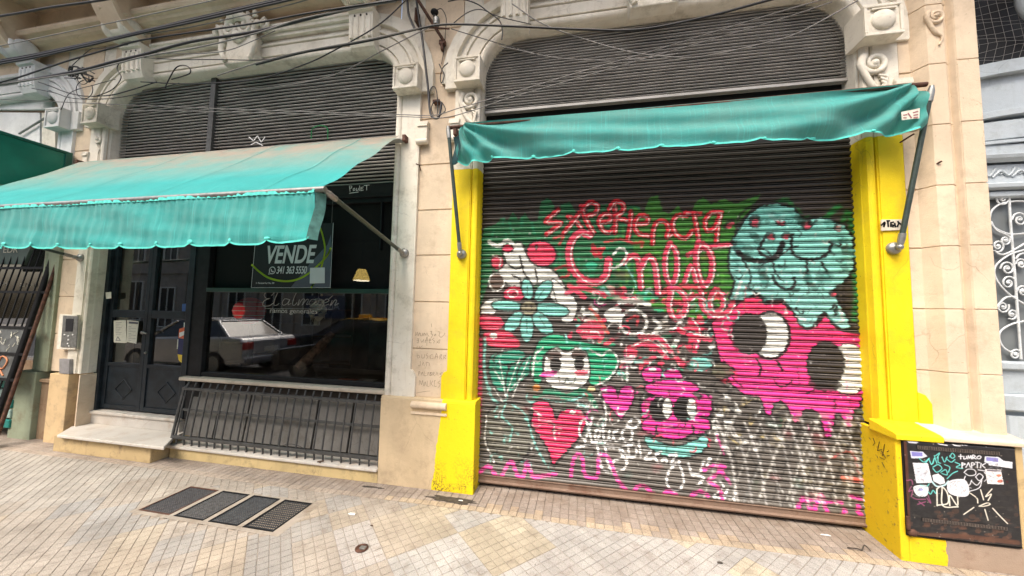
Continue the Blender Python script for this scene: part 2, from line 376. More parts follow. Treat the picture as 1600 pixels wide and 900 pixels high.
def paintmesh(name, X, Y, Z, C, nu, nv, mat, parent):
    """regular grid mesh with a colour attribute"""
    me = bpy.data.meshes.new(name); n = (nu+1)*(nv+1)
    me.vertices.add(n); me.vertices.foreach_set('co', np.stack([X, Y, Z], 1).ravel().astype(np.float32))
    i, j = np.meshgrid(np.arange(nu), np.arange(nv)); a = (j*(nu+1)+i).ravel()
    q = np.stack([a, a+1, a+nu+2, a+nu+1], 1).ravel()
    me.loops.add(len(q)); me.loops.foreach_set('vertex_index', q.astype(np.int32)); me.polygons.add(len(a))
    me.polygons.foreach_set('loop_start', np.arange(0, len(q), 4, dtype=np.int32)); me.polygons.foreach_set('use_smooth', np.ones(len(a), bool))
    me.update(calc_edges=True); me.validate()
    ca = me.color_attributes.new('paint', 'FLOAT_COLOR', 'POINT'); ca.data.foreach_set('color', np.concatenate([C, np.ones((n, 1))], 1).ravel().astype(np.float32))
    me.materials.append(mat); o = bpy.data.objects.new(name, me); COL.objects.link(o)
    if parent: o.parent = parent; o.matrix_parent_inverse = parent.matrix_basis.inverted()
    return o
# ================================================================== GROUND
road_mat = plain('asphalt', (.05, .05, .052), .9, 0, .2, 18, .6)
sw_base = plain('mortar_bed', (.30, .25, .20), .95, 0, .2, 25, .5)
g = MB().grid(lambda u, v: (-60+120*u, -60+110*v, -.17), 1, 1).build('ground', plain('far_ground', (.12, .11, .10), .95, 0, .2, .6)); struct(g)
b_ = MB().box(-40, 30, -12.0, -3.55, -.165, -.15); struct(b_.build('road', road_mat))
b_ = MB().box(-40, 30, -3.55, -3.38, -.165, .004); struct(b_.build('kerb', plaster('kerb_stone', (.34, .33, .31)), bevel=.012))
b_ = MB().box(-40, 30, -15.0, -12.0, -.165, -.01); struct(b_.build('far_pavement', plaster('far_pavement', (.34, .31, .27))))
b_ = MB().box(-40, 30, -3.38, 1.2, -.160, -.0045); struct(b_.build('pavement_bed', sw_base))

# tinted tile zones, traced on the ground
def gz(px): return np.array([on(a, b, z=0.)[:2] for a, b in px])
ZONES = [
 (gz([(485, 790), (535, 780), (545, 800), (600, 793), (630, 840), (600, 820), (495, 845)]), (.62, .47, .28)),
 (gz([(495, 842), (590, 823), (630, 885), (510, 893)]), (.66, .59, .52)),
 (gz([(505, 868), (540, 860), (545, 880), (508, 890)]), (.50, .47, .43)),
 (gz([(535, 778), (568, 775), (572, 795), (545, 800)]), (.44, .40, .37)),
 (gz([(602, 784), (630, 782), (648, 800), (617, 811)]), (.42, .39, .37)),
 (gz([(600, 793), (650, 800), (690, 850), (660, 858), (610, 850)]), (.60, .46, .28)),
 (gz([(640, 795), (710, 800), (745, 838), (690, 855)]), (.64, .50, .28)),
 (gz([(715, 845), (775, 832), (815, 862), (760, 880)]), (.66, .52, .27)),
 (gz([(745, 822), (780, 812), (795, 825), (762, 835)]), (.70, .62, .38)),
 (gz([(795, 838), (842, 828), (872, 855), (828, 877)]), (.66, .53, .29)),
 (gz([(305, 842), (340, 835), (342, 852), (308, 858)]), (.74, .68, .58)),
 (gz([(250, 760), (293, 752), (297, 770), (262, 775)]), (.70, .58, .42)),
 (gz([(205, 842), (255, 828), (262, 848), (200, 858)]), (.68, .52, .30)),
 (gz([(380, 848), (402, 830), (410, 900), (385, 900)]), (.56, .54, .50)),
 (gz([(60, 800), (150, 770), (215, 790), (200, 840), (120, 815)]), (.44, .42, .38)),
 (gz([(1340, 885), (1420, 885), (1430, 900), (1330, 900)]), (.68, .56, .36)),
]
def inpoly(P, x, y):
    c = False
    for i in range(len(P)):
        (xa, ya), (xb, yb) = P[i], P[i-1]
        if (ya > y) != (yb > y) and x < (xb-xa)*(y-ya)/(yb-ya)+xa: c = not c
    return c
def cellmesh(name, cells, mat, z0=0.0):
    """each cell: centre, half size, angle, tone, height -> pillow-topped little square"""
    vs, fs, cs = [], [], []
    for (cx, cy, hx, hy, ang, col, dz) in cells:
        c, s_ = math.cos(ang), math.sin(ang); o = len(vs)
        for k, z in ((1.0, z0-.004), (.985, z0+dz-.0012), (.90, z0+dz)):
            for a, b in ((-1, -1), (1, -1), (1, 1), (-1, 1)):
                vs.append((cx+(a*hx*c-b*hy*s_)*k, cy+(a*hx*s_+b*hy*c)*k, z)); cs.append(col)
        for r_ in (0, 4): fs += [(o+r_+i, o+r_+(i+1) % 4, o+r_+4+(i+1) % 4, o+r_+4+i) for i in range(4)]
        fs.append((o+8, o+9, o+10, o+11))
    me = bpy.data.meshes.new(name); me.from_pydata(vs, [], fs); me.update()
    ca = me.color_attributes.new('paint', 'FLOAT_COLOR', 'POINT'); ca.data.foreach_set('color', np.concatenate([np.array(cs), np.ones((len(cs), 1))], 1).ravel())
    me.materials.append(mat); o = bpy.data.objects.new(name, me); COL.objects.link(o); return o
def tilemat(name):
    mt, t, b = nt(name); a = node(t, 'ShaderNodeVertexColor', layer_name='paint'); v = pos(t)
    c = mix(t, 1.0, a.outputs[0], ramp(t, noise(t, v, 300, 2, .5), [(.33, .48), (.5, 1.0), (.66, 1.22)]), 'MULTIPLY')
    c = mix(t, 1.0, c, ramp(t, noise(t, v, 3.2, 6, .65), [(.3, .74), (.65, 1.06)]), 'MULTIPLY')
    c = mix(t, add(t, ramp(t, noise(t, v, 8, 8, .75), [(.52, 0.), (.66, 1.)]), .50, 'MULTIPLY'), c, (.17, .135, .105))
    gp_ = noise(t, v, 21, 3, .5); c = mix(t, ramp(t, gp_, [(.735, 0.), (.75, 1.)]), c, (.10, .085, .07))
    g_ = node(t, 'ShaderNodeNewGeometry'); sx = node(t, 'ShaderNodeSeparateXYZ'); t.links.new(g_.outputs['Position'], sx.inputs[0])
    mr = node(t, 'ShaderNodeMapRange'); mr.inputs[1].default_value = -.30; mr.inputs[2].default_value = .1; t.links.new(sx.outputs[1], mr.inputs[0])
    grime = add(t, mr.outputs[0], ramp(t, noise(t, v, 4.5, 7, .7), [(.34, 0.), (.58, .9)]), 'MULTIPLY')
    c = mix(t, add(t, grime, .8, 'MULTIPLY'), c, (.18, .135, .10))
    t.links.new(c, b.inputs['Base Color']); b.inputs['Roughness'].default_value = .85; b.inputs['Specular IOR Level'].default_value = .2
    bump(t, b, add(t, noise(t, v, 330, 2), noise(t, v, 25, 4)), .5, .0018); return mt
TILE = tilemat('speckled_cement_tile')
cells = []; T = .25; C4 = T/4; s45 = math.sqrt(.5)
for iu in range(-40, 30):
    for iv in range(-40, 30):
        u0, v0 = -.70+iu*T, -.01+iv*T
        cx, cy = (u0+T/2-(v0+T/2))*s45, (u0+T/2+v0+T/2)*s45
        if not (-8.2 < cx < 4.6 and -3.5 < cy < -.05): continue
        rg_ = rng.rand(4)
        left = cx < -1.15+.4*(rg_[3]-.5)
        if left: col = (.355, .315, .265) if rg_[0] < .62 else ((.325, .305, .275) if rg_[0] < .85 else (.375, .32, .25))
        else: col = (.40, .385, .355) if rg_[0] < .84 else ((.39, .37, .34) if rg_[0] < .94 else (.47, .42, .32))
        if cx < -3.9 and cy > -1.0: col = (.375, .345, .30)
        zc = None
        for Pz, c_ in ZONES:
            if inpoly(Pz, cx, cy): zc = c_
        if zc: m0 = sum(zc)/3; col = tuple((q*.42+m0*.22+b0*.36)*.68 for q, b0 in zip(zc, (.52, .49, .44)))
        tone = 1+.10*(rg_[1]-.5); dz = .0012*(rg_[2]-.5); tx, ty = (rng.rand(2)-.5)*.004
        for a in range(4):
            for b in range(4):
                du, dv = u0+C4*(a+.5), v0+C4*(b+.5); x, y = (du-dv)*s45, (du+dv)*s45
                if y > -.215 or y < -3.36: continue
                # the vent grates and the access cap interrupt the tiles
                if -3.385 < x < -2.095 and -.815 < y < -.38: continue
                k = tone*(1+.07*(rng.rand()-.5))
                hs = C4/2-.0010; ex = .0007 if (a in (0, 3) or b in (0, 3)) else 0
                cells.append((x, y, hs-ex, hs-ex, PI/4, tuple(q*k for q in col), dz+tx*(a-1.5)*.1+ty*(b-1.5)*.1))
o = cellmesh('pavement', cells, TILE); struct(o)
cells = []; S = .0667
for i in range(int(12.8/S)):
    for j in range(8):
        x, y = -8.2+i*S+S/2, -.235+.012*math.sin(i*.13)+j*S+S/2-.0
        if y > .33: continue
        tr = rng.rand(); base = (.345, .295, .25) if j else ((.44, .36, .26) if x > -1.6 and tr < .8 else (.38, .32, .26))
        if j == 1 and x > -1 and tr < .3: base = (.44, .35, .25)
        k = 1+.16*(rng.rand()-.5)
        cells.append((x, y, S/2-.0018, S/2-.0018, 0, tuple(q*k for q in base), .0015*rng.rand()))
o = cellmesh('pavement_border', cells, TILE, z0=.004); struct(o)
# fill between the grates
b_ = MB()
for i in range(5):
    xx = (-3.40, -3.055, -2.735, -2.43, -2.125)[i]; b_.box(xx, xx+.045 if i < 4 else -2.05, -.82, -.38, -.02, .0005)
b_.box(-3.355, -2.125, -.82, -.785, -.02, -.0005); b_.box(-3.355, -2.125, -.41, -.38, -.02, -.0005)
struct(b_.build('grate_surround', plaster('cement_surround', (.33, .29, .24), amt=.7)))

# ================================================================== BUILDING
bld = thing('shop_building', 'cream classical shop building with white rounded arch mouldings over two shuttered bays', 'building', (-1.5, .3, 0))
YF = .03      # face of the white bands
YC = .06      # face of the peach strip between them
YO = .18      # plane of the shutters and shop front
ZL = 4.26     # underside of the lintels
RC = .40      # corner radius of the openings
OPEN = {'l': (-5.60, -1.80), 'r': (-.915, 2.155), 'n': (-11.0, -6.40)}
JO = [.79, 1.235, 1.675, 2.12, 2.56, 3.01, 3.47, 3.93, 4.39]

def opening_path(x0, x1, z0, zt, r, n=9):
    p = [(x0, z0), (x0, zt-r)]
    for i in range(1, n+1): a = PI-PI/2*i/n; p.append((x0+r+r*math.cos(a), zt-r+r*math.sin(a)))
    for i in range(1, 9): p.append((x0+r+(x1-x0-2*r)*i/9, zt))
    for i in range(n+1): a = PI/2-PI/2*i/n; p.append((x1-r+r*math.cos(a), zt-r+r*math.sin(a)))
    p.append((x1, z0)); return p
def wall_piece():
    """solid wall behind the mouldings, with the rounded openings cut out of it as outlines"""
    m_ = MB()
    for key, (x0, x1) in OPEN.items():
        path = opening_path(x0-.006, x1+.006, 3.0, ZL+.006, RC)
        # ring faces from opening outline up to z 5.4
        n = len(path)
        for yv, flip in ((YC, 0),):
            vs = [(p[0], yv, p[1]) for p in path]+[(p[0], yv, 5.4) for p in path]
            m_.add(vs, [(i, i+1, n+i+1, n+i) for i in range(n-1) if abs(path[i][0]-path[i+1][0]) > 1e-6])
        vs = [(p[0], YC, p[1]) for p in path]+[(p[0], YO+.25, p[1]) for p in path]
        m_.add(vs, [(i, i+1, n+i+1, n+i) for i in range(n-1)])
    return m_
wall_piece().build('wall', SOFFIT, bld)
# peach piers, drawn as blocks with sunk joints
def joint_strip(x0, x1, y, zs, g=.007, d=.010, back=.5):
    m_ = MB()
    pr = []
    for i, z in enumerate(zs[:-1]):
        pr += [(y+d, z), (y+d, z+g/2), (y, z+g/2+.004), (y, zs[i+1]-g/2-.004), (y+d, zs[i+1]-g/2)]
    pr += [(y+d, zs[-1]), (back, zs[-1]), (back, zs[0])]
    m_.prismx(pr, x0, x1); return m_
joint_strip(-1.53, -1.12, YC, JO+[5.4]).build('pier', PEACH, bld)
joint_strip(-6.14, -5.80, YC, JO+[5.4]).build('pier', PEACH, bld)
joint_strip(2.402, 2.79, YF, JO+[5.4]).build('pier', PEACH, bld)
for a_, b__ in ((-1.79, -.925), (-6.39, -5.61), (2.165, 2.78)): MB().box(a_, b__, .2, .5, 0, 5.4).build('pier_core', SOFFIT, bld)
for a_, b__ in ((-1.79, -1.535), (-1.115, -.925), (-5.795, -5.61), (-6.39, -6.145), (2.165, 2.40)): MB().box(a_, b__, YC+.004, .199, 3.75, 5.4).build('pier_head', WHITEP, bld)
# white / yellow vertical bands beside the openings (jamb corner roll, flat face)
def band(x0, x1, side, z0, z1, mat, name='jamb_band'):
    """side=+1: opening lies towards +x of this band"""
    m_ = MB(); xi, xo = (x1, x0) if side > 0 else (x0, x1); s_ = side
    pr = [(xo, YC+.05), (xo, YF), (xi-s_*.085, YF), (xi-s_*.085, YF+.008), (xi-s_*.075, YF+.008)]
    for k in range(9):                                           # the roll
        a = PI+ (PI*.72)*k/8
        pr.append((xi-s_*(.038-.037*math.cos(a-PI)*-1*1), 0) if False else (xi-s_*.038-s_*.036*math.cos(PI*.0+ (PI*.75)*k/8)*1.0, YF+.034-.036*math.sin(PI*.75*k/8)))
    pr += [(xi-s_*.004, YF+.05), (xi, YF+.06), (xi, YO+.06), (xo, YO+.06)]
    m_.prismz(pr, z0, z1); return m_.build(name, mat, bld)
band(-1.80, -1.53, -1, .79, 3.75, WHITEP)
band(-1.17, -.915, 1, .79, 2.93, YELLOW)
band(-1.17, -.915, 1, 2.931, 3.75, WHITEP)
band(-5.83, -5.60, 1, .79, 3.75, WHITEP)
band(2.155, 2.40, -1, .82, 2.99, YELLOW)
band(2.155, 2.40, -1, 2.991, 3.75, WHITEP)
band(-6.40, -6.13, -1, 2.4, 3.75, WHITE2)
band(-6.40, -6.13, -1, .79, 2.399, SAGE)
# lower widenings of the bands above the plinths
MB().prism([(-1.535, .79), (-1.48, .79), (-1.48, .98), (-1.50, 1.02), (-1.535, 1.05)], YF+.001, YC+.03).build('band_foot', WHITEP, bld, .004)
MB().prism([(-1.165, .79), (-1.225, .79), (-1.225, .99), (-1.205, 1.03), (-1.165, 1.05)], YF+.001, YC+.03).build('band_foot', YELLOW, bld, .004)
MB().prism([(2.395, .84), (2.475, .84), (2.475, 1.0), (2.44, 1.06), (2.395, 1.08)], YF-.012, YF+.02).build('band_foot', YELLOW, bld, .004)
# plinths
pl = MB(); pl.prismz([(-1.80, .30), (-1.80, .0), (-.885, .0), (-.885, .30)], 0, .775)
pl.prismx([(.001, .775), (.012, .795), (.30, .795), (.30, .775)], -1.80, -.885)
pl.build('plinth', SPLIT, bld, .006)
ps = MB(); ps.prism([(-1.49, .655), (-1.145, .655), (-1.145, .675), (-1.49, .675)], -.012, .03)
for k in range(7):
    a0, a1 = PI/2*k/6, PI/2*(k+1)/6
ps.tube([(-1.485, -.004, .735), (-1.15, -.004, .735)], .032, 14)
ps.build('plinth_scroll', PEACH, bld)
MB().prismz([(-6.02, .35), (-6.02, .0), (-5.725, .0), (-5.725, .30), (-5.60, .35)], 0, .78).build('plinth', plaster('ochre_render', (.60, .44, .25), dirt=(.22, .17, .12), amt=.45, streak=.3, c2=(.50, .36, .2)), bld, .006)
MB().box(-5.60, -5.585, .02, .30, .2, .78).build('jamb_foot', CREAM, bld)
MB().prismz([(-6.24, .35), (-6.24, .05), (-6.02, .05), (-6.02, .35)], 0, .66).box(-6.24, -6.02, .03, .1, .66, .70).build('plinth', RUSTY, bld, .006)
MB().prismz([(-6.6, .35), (-6.6, .0), (-6.24, .0), (-6.24, .35)], 0, .78).build('plinth', SAGE, bld, .006)
# right plinth holding the cabinet: yellow side and foot, sloped ledge
rp = MB()
rp.prismz([(2.15, .40), (2.115, -.15), (2.165, -.15), (2.165, .40)], 0, .80)
rp.box(2.165, 2.80, -.15, .4, 0, .165)
rp.build('plinth', SPLITR, bld, .006)
ly = MB().prismx([(.05, .868), (-.15, .835), (-.175, .825), (-.175, .79), (.05, .79)], 2.105, 2.37); ly.build('plinth_ledge', YELLOW, bld, .005)
MB().prismx([(.05, .867), (-.15, .834), (-.174, .824), (-.174, .80), (.05, .80)], 2.371, 2.83).build('plinth_ledge', PEACH, bld, .005)
MB().box(2.762, 2.80, -.15, .25, .166, .80).build('plinth_side', plaster('ochre_patched_render', (.55, .40, .20), amt=.5), bld, .005)
# fluted door-side pilaster at the far right
pil = MB()
pr = [(2.455, YF+.02), (2.475, YF), (2.52, -.055), (2.625, -.055), (2.645, -.035), (2.66, -.03), (2.675, -.075), (2.80, -.075), (2.80, .35), (2.455, .35)]
for i, z in enumerate([.84]+JO[1:]):
    z1 = (JO[1:]+[5.4])[i]
    pil.prismz(pr, z+.003, z1-.003)
pil.prismz([(x+.004*(1 if x < 2.6 else -1), y+.006) for x, y in pr], .84, 5.4)
pil.build('pilaster', PEACH, bld, .003)

# arch mouldings: corner roll, flat face, step, outer roll
def moulding(x0, x1, mat, key):
    pth = opening_path(x0, x1, 3.74, ZL, RC, 12)
    # outward = left of travel for a path going up the left side and over to the right
    m_ = MB(); rl = [(0.0, YO+.02), (0.0, YF+.05)]
    for k in range(9): a = PI*1.1*k/8; rl.append((.036-.036*math.cos(a), YF+.036-.040*math.sin(a)))
    m_.sweep(pth, rl, True); m_.build('arch_roll', mat, bld, fix=False)
    m_ = MB(); m_.sweep(pth, [(.072, YF+.03), (.074, YF), (.175, YF), (.178, YF+.018), (.188, YF+.018), (.192, YF-.006), (.215, YF-.006), (.218, YF+.012), (.255, YF+.028), (.275, YF+.028), (.279, YF-.014), (.315, YF-.018), (.318, YC)])
    m_.build('arch_moulding', mat, bld, fix=False)
    # outermost plain band down to the block, only around the corners
    for side in (0, 1):
        cpts = [(x0+RC+(RC)*math.cos(a), ZL-RC+RC*math.sin(a)) for a in np.linspace(PI, PI/2, 10)] if side == 0 else [(x1-RC+RC*math.cos(a), ZL-RC+RC*math.sin(a)) for a in np.linspace(PI/2, 0, 10)]
        m_ = MB(); m_.sweep(([(x0, 3.8)]+cpts) if side == 0 else (cpts+[(x1, 3.8)]), [(.317, YC), (.317, YF+.004), (.40, YF+.004), (.405, YC+.02)]); m_.build('arch_band', mat, bld, fix=False)
moulding(*OPEN['l'], WHITEP, 'l'); moulding(*OPEN['r'], WHITEP, 'r'); moulding(*OPEN['n'], WHITE2, 'n')

def medallion(xa, xb, mat, ext):
    """square block with a raised dome in a sunk field; ext = side fillet (x range)"""
    m_ = MB(); z0, z1 = 3.72, 3.965; yb, yf = .12, -.085; fr = .022
    m_.box(xa, xb, yf+.012, yb, z0, z1)
    for (a, b, c, d) in ((xa, xb, z0, z0+fr), (xa, xb, z1-fr, z1), (xa, xa+fr, z0+fr, z1-fr), (xb-fr, xb, z0+fr, z1-fr)): m_.box(a, b, yf, yf+.0115, c, d)
    o_ = m_.build('capital_block', mat, bld, .004)
    cx = (xa+xb)/2; b2 = MB(); b2.lathe((cx, yf+.012, (z0+z1)/2), [(.078, 0), (.077, -.010), (.066, -.020), (.040, -.031), (.015, -.037), (.001, -.039)], 28, 'y'); bb = b2.build('boss', mat, o_)
    MB().box(xa+.045, xb-.045, yf-.006, yf+.012, z1-fr-.024, z1-fr-.014).build('fillet', mat, o_)
    MB().box(ext[0], ext[1], YF-.022, .12, z0+.005, z1-.015).build('capital_side', mat, bld, .004)
medallion(-1.775, -1.515, WHITEP, (-1.514, -1.40)); medallion(-1.15, -.90, WHITEP, (-1.27, -1.151))
medallion(2.115, 2.365, WHITEP, (2.366, 2.465)); medallion(-5.80, -5.545, WHITEP, (-5.87, -5.801))
medallion(-6.405, -6.15, WHITE2, (-6.149, -6.03))

def spiral(cx, cz, r0, r1, a0, turns, y, n=28, s=1):
    return [(cx+s*(r0+(r1-r0)*i/n)*math.cos(a0+2*PI*turns*i/n), y, cz+(r0+(r1-r0)*i/n)*math.sin(a0+2*PI*turns*i/n)) for i in range(n+1)]
def scroll(cx, cz, k, mat, s=1, leaf=True, y=YF-.01, name='scroll_ornament'):
    m_ = MB(); sp = spiral(cx, cz, .095*k, .018*k, PI*.75, 1.6, y, 36, s)
    m_.tube(sp, [.024*k-.010*k*i/36 for i in range(37)], 8)
    m_.ball((cx, y, cz), .03*k, .025, .03*k, 14, 8)
    x0, _, z0 = sp[0]
    m_.tube(cr([(x0, y, z0), (x0-s*.02*k, y, z0-.09*k), (cx-s*.02*k, y, cz-.19*k), (cx+s*.05*k, y, cz-.26*k), (cx+s*.02*k, y, cz-.36*k)], 5), [.026*k]*6+[.022*k]*6+[.016*k]*5+[.010*k]*4, 8)
    if leaf:
        for i in range(7):
            a = i*.5; m_.tube(cr([(cx+s*(.02+.01*i)*k, y, cz-(.10+.025*i)*k), (cx+s*(.07-.006*i)*k, y-.012, cz-(.13+.028*i)*k), (cx+s*(.05-.01*i)*k, y, cz-(.17+.028*i)*k)], 4), .011*k, 6)
    m_.build(name, mat, bld)
scroll(-1.02, 3.60, 1.0, WHITEP, 1); scroll(2.24, 3.57, 1.0, WHITEP, 1); scroll(-5.68, 3.57, .5, WHITEP, 1, False)
scroll(2.575, 3.83, .62, PEACH, 1, False, -.062)
# raised panel margins next to the scrolls
def bracketlet(xa, xb, mat):
    m_ = MB(); m_.box(xa, xb, YF-.03, YC+.02, 3.375, 3.40).box(xa+.008, xb-.004, YF-.018, YC+.02, 3.25, 3.374)
    m_.tube([(xa-.004, YF-.012, 3.225), (xb+.004, YF-.012, 3.225)], .028, 12); m_.box(xa-.003, xb+.003, YF-.02, YC+.02, 3.40, 3.425)
    m_.build('wall_bracket', mat, bld)
bracketlet(-1.545, -1.44, WHITEP); bracketlet(-1.22, -1.12, WHITEP); bracketlet(2.36, 2.47, WHITEP); bracketlet(-5.90, -5.82, WHITEP)

# lintel entablature between the fluted blocks
def fluted(xa, xb, mat):
    m_ = MB(); w = xb-xa; y0 = -.10; zt, zb = 4.60, 4.20
    m_.prismx([(y0, zt-.06), (y0-.03, zt-.05), (y0-.03, zt), (YC, zt), (YC, zb), (-.02, zb), (-.055, zb+.02), (y0+.02, zb+.07), (y0+.01, zb+.12)], xa, xb)
    for k in range(4): cx = xa+w*(k+.5)/4; m_.tube([(cx, y0+.016, zb+.09), (cx, y0+.006, zt-.10)], w/8*.62, 8)
    o_ = m_.build('fluted_console', mat, bld, .003)
    d = MB()
    for k in range(3): cx = xa+w*(k+1)/4; d.ball((cx, y0-.002, zt-.085), .011, .006, .011, 10, 6)
    d.build('drill_holes', GRIME, o_)
    # volute pair on top
    v = MB()
    for sx in (xa+.03, xb-.03):
        v.tube([(sx-.02, y, z) for (_x, z, y) in [(0, q[2], q[0]) for q in spiral(-.16, 4.70, .11, .02, PI*.9, 1.5, 0, 26)]], [.03-.015*i/26 for i in range(27)], 8)
        v.lathe((sx-.03, -.16, 4.70), [(.10, 0), (.105, .02), (.10, .05), (.05, .055)], 22, 'x')
    v.tube([(xa+.03, -.16, 4.70), (xb-.03, -.16, 4.70)], .095, 18)
    v.build('volute', mat, bld)
FL = [(-5.235, -4.945, WHITEP), (-2.275, -2.01, WHITEP), (-.715, -.46, WHITEP), (1.70, 1.96, WHITEP), (-6.91, -6.64, WHITE2)]
for f_ in FL: fluted(*f_)
def cornice(xa, xb, mat):
    m_ = MB(); pr = [(YC, 4.575), (-.015, 4.575), (-.02, 4.60), (-.035, 4.61), (-.035, 4.64), (YC, 4.64)]
    m_.prismx(pr, xa, xb); m_.build('lintel_cornice', mat, bld, .003)
for xa, xb in ((-4.94, -3.85), (-3.40, -2.28), (-.455, .35), (.85, 1.695)): cornice(xa, xb, WHITEP)
cn = MB(); cn.prismx([(YC, 4.80), (-.10, 4.80), (-.13, 4.815), (-.15, 4.84), (-.20, 4.855), (-.215, 4.88), (-.215, 4.91), (-.19, 4.93), (YC, 4.93)], -11, 4.0)
cn.build('balcony_moulding', CREAM, bld, .003)
MB().box(-11, 4, -.06, YC+.1, 4.931, 5.25).build('balcony_frieze', PEACH, bld)
sf = MB().prismx([(YC, 5.25), (-.30, 5.25), (-.33, 5.27), (-.33, 5.32), (-.60, 5.32), (-.62, 5.30), (-.85, 5.30), (-.90, 5.33), (-.92, 5.38), (-.95, 5.40), (YC, 5.50)], -11, 4.0); sf.build('balcony_soffit', SOFFIT, bld, .003)
MB().box(-11, 4, .0, .5, 5.501, 9.5).build('upper_storey', CREAM, bld)
def big_console(xa, xb):
    m_ = MB(); lo = [(-.08, 4.62), (-.24, 4.66), (-.34, 4.78), (-.45, 4.96), (-.62, 5.10), (-.84, 5.18), (-.93, 5.22)]
    lo = [tuple(p) for p in cr(lo, 4)]
    m_.prismx(lo+[(-.93, 5.30), (.0, 5.30), (.0, 4.62)], xa+.03, xb-.03)
    for sx in (xa, xb-.045): m_.prismx(lo+[(p[0]+.03, p[1]+.055) for p in lo[::-1]], sx, sx+.045)
    o_ = m_.build('balcony_console', CREAM, bld, .004)
    r = random.Random(int(xa*10)); q = MB()
    for i in range(26):
        t = lo[r.randrange(2, len(lo)-2)]; q.ball((r.uniform(xa-.012, xb+.012), t[0]+r.uniform(-.01, .06), t[1]+r.uniform(-.01, .06)), r.uniform(.012, .03), r.uniform(.012, .03), r.uniform(.01, .03), 10, 6)
    q.build('leaf_carving', CREAM, o_)
for xa, xb in ((-7.05, -6.75), (-5.235, -4.945), (-2.275, -2.01), (-.715, -.46)): big_console(xa, xb)
# carved keystones
def keystone(cx, w, mat):
    m_ = MB(); h = w/2
    m_.prism([(cx-h*.92, 4.22), (cx+h*.92, 4.22), (cx+h, 4.30), (cx+h*.85, 4.36), (cx+h*.8, 4.55), (cx-h*.8, 4.55), (cx-h*.85, 4.36), (cx-h, 4.30)], -.07, YC)
    m_.build('keystone', mat, bld, .012)
    q = MB()
    for s_ in (-1, 1):
        q.tube(cr([(cx+s_*h*.75, -.075, 4.25), (cx+s_*h*1.02, -.085, 4.38), (cx+s_*h*.95, -.09, 4.52), (cx+s_*h*1.15, -.095, 4.62), (cx+s_*h*1.45, -.08, 4.60)], 6), .028, 8)
        q.tube([(cx+s_*h*.5+s_*(x-cx), y, z) for x, y, z in spiral(cx, 4.60, .085, .015, PI, 1.4, -.10, 24)], .022, 8)
        q.tube([(cx+s_*h*1.5+s_*(x-cx), y, z) for x, y, z in spiral(cx, 4.62, .06, .012, PI*.5, 1.3, -.07, 24)], .018, 8)
    q.ball((cx, -.09, 4.50), .062, .05, .062); q.ball((cx, -.085, 4.50), .095, .03, .05)
    q.tube(cr([(cx-h*.7, -.07, 4.66), (cx-h*.2, -.12, 4.70), (cx+h*.2, -.12, 4.70), (cx+h*.7, -.07, 4.66)], 5), .05, 8)
    r = random.Random(5)
    for i in range(20): q.ball((cx+r.uniform(-h*1.1, h*1.1), -.09, r.uniform(4.60, 4.76)), r.uniform(.02, .04), .02, r.uniform(.015, .035), 10, 6)
    q.build('carved_cartouche', mat, bld)
keystone(-3.62, .42, WHITEP); keystone(.62, .42, WHITEP)

# ---------------------------------------------------------------- upper louvred shutters
def louvre(x0, x1, z0, z1, pitch, name, y=YO):
    """rows of rolled slat lips with open gaps between them"""
    m_ = MB(); n = int((z1-z0)/pitch); nseg = 40
    for i in range(n):
        z = z0+i*pitch; pr = [(y+.008, z+pitch*.42), (y-.004, z+pitch*.40), (y-.013, z+pitch*.50), (y-.013, z+pitch*.62), (y-.004, z+pitch*.76), (y+.006, z+pitch*.80)]
        vs = []; q = len(pr); s1 = rng.rand()*6
        for k in range(nseg+1):
            x = x0+(x1-x0)*k/nseg; dz = .0012*math.sin(k*.35+s1)+.003*math.sin(x*1.4+z*3); dy = .0015*math.sin(k*.6+s1*2)
            for (yy, zz_) in pr: vs.append((x, yy+dy, zz_+dz))
        m_.add(vs, [(k*q+j, (k+1)*q+j, (k+1)*q+j+1, k*q+j+1) for k in range(nseg) for j in range(q-1)], True)
    return m_.build(name, LOUV, bld, fix=False)
def louvmat():
    mt, t, b = nt('oiled_slat_metal'); v = pos(t, (1, 1, 6))
    t.links.new(ramp(t, noise(t, v, 4, 6, .7), [(.3, (.24, .23, .21)), (.6, (.40, .385, .36)), (.8, (.28, .22, .17))]), b.inputs['Base Color'])
    b.inputs['Roughness'].default_value = .5; b.inputs['Metallic'].default_value = .15; return mt
LOUV = louvmat()
louvre(-.93, 2.18, 3.565, 4.33, .0275, 'upper_shutter')
MB().box(-.93, 2.18, YO-.02, YO+.03, 3.535, 3.562).build('shutter_rail', LOUV, bld, .003)
louvre(-5.65, -4.235, 3.10, 4.33, .0375, 'upper_shutter'); louvre(-4.165, -1.80, 2.885, 4.33, .0375, 'upper_shutter')
MB().box(-4.235, -4.165, YO-.045, YO+.03, 2.5, 4.33).build('shutter_mullion', BARGREY, bld, .004)
MB().box(-.95, 2.2, YO+.05, YO+.3, 3.06, 4.5).box(-5.7, -1.7, YO+.05, YO+.06, 2.9, 4.5).build('dark_void', BLACKM, bld)
# white chalky smudges on the left shutter
gm = MB()
for pts in ([(389, 214), (396, 220), (402, 212), (408, 222), (414, 214)], [(392, 226), (400, 222), (410, 227)]):
    ribbon(gm, [on(a, b, y=YO-.02)[[0, 2]] for a, b in pts], .012, YO-.018)
gm.build('chalk_mark', WPAPER, bld)
gm = MB()
ribbon(gm, [on(a, b, y=YO-.02)[[0, 2]] for a, b in cr([(486, 216), (488, 201), (500, 196), (511, 200), (512, 217)], 4)], .012, YO-.018)
gm.build('green_mark', plain('green_spray', (.02, .28, .08), .8, 0, .3, 30), bld)
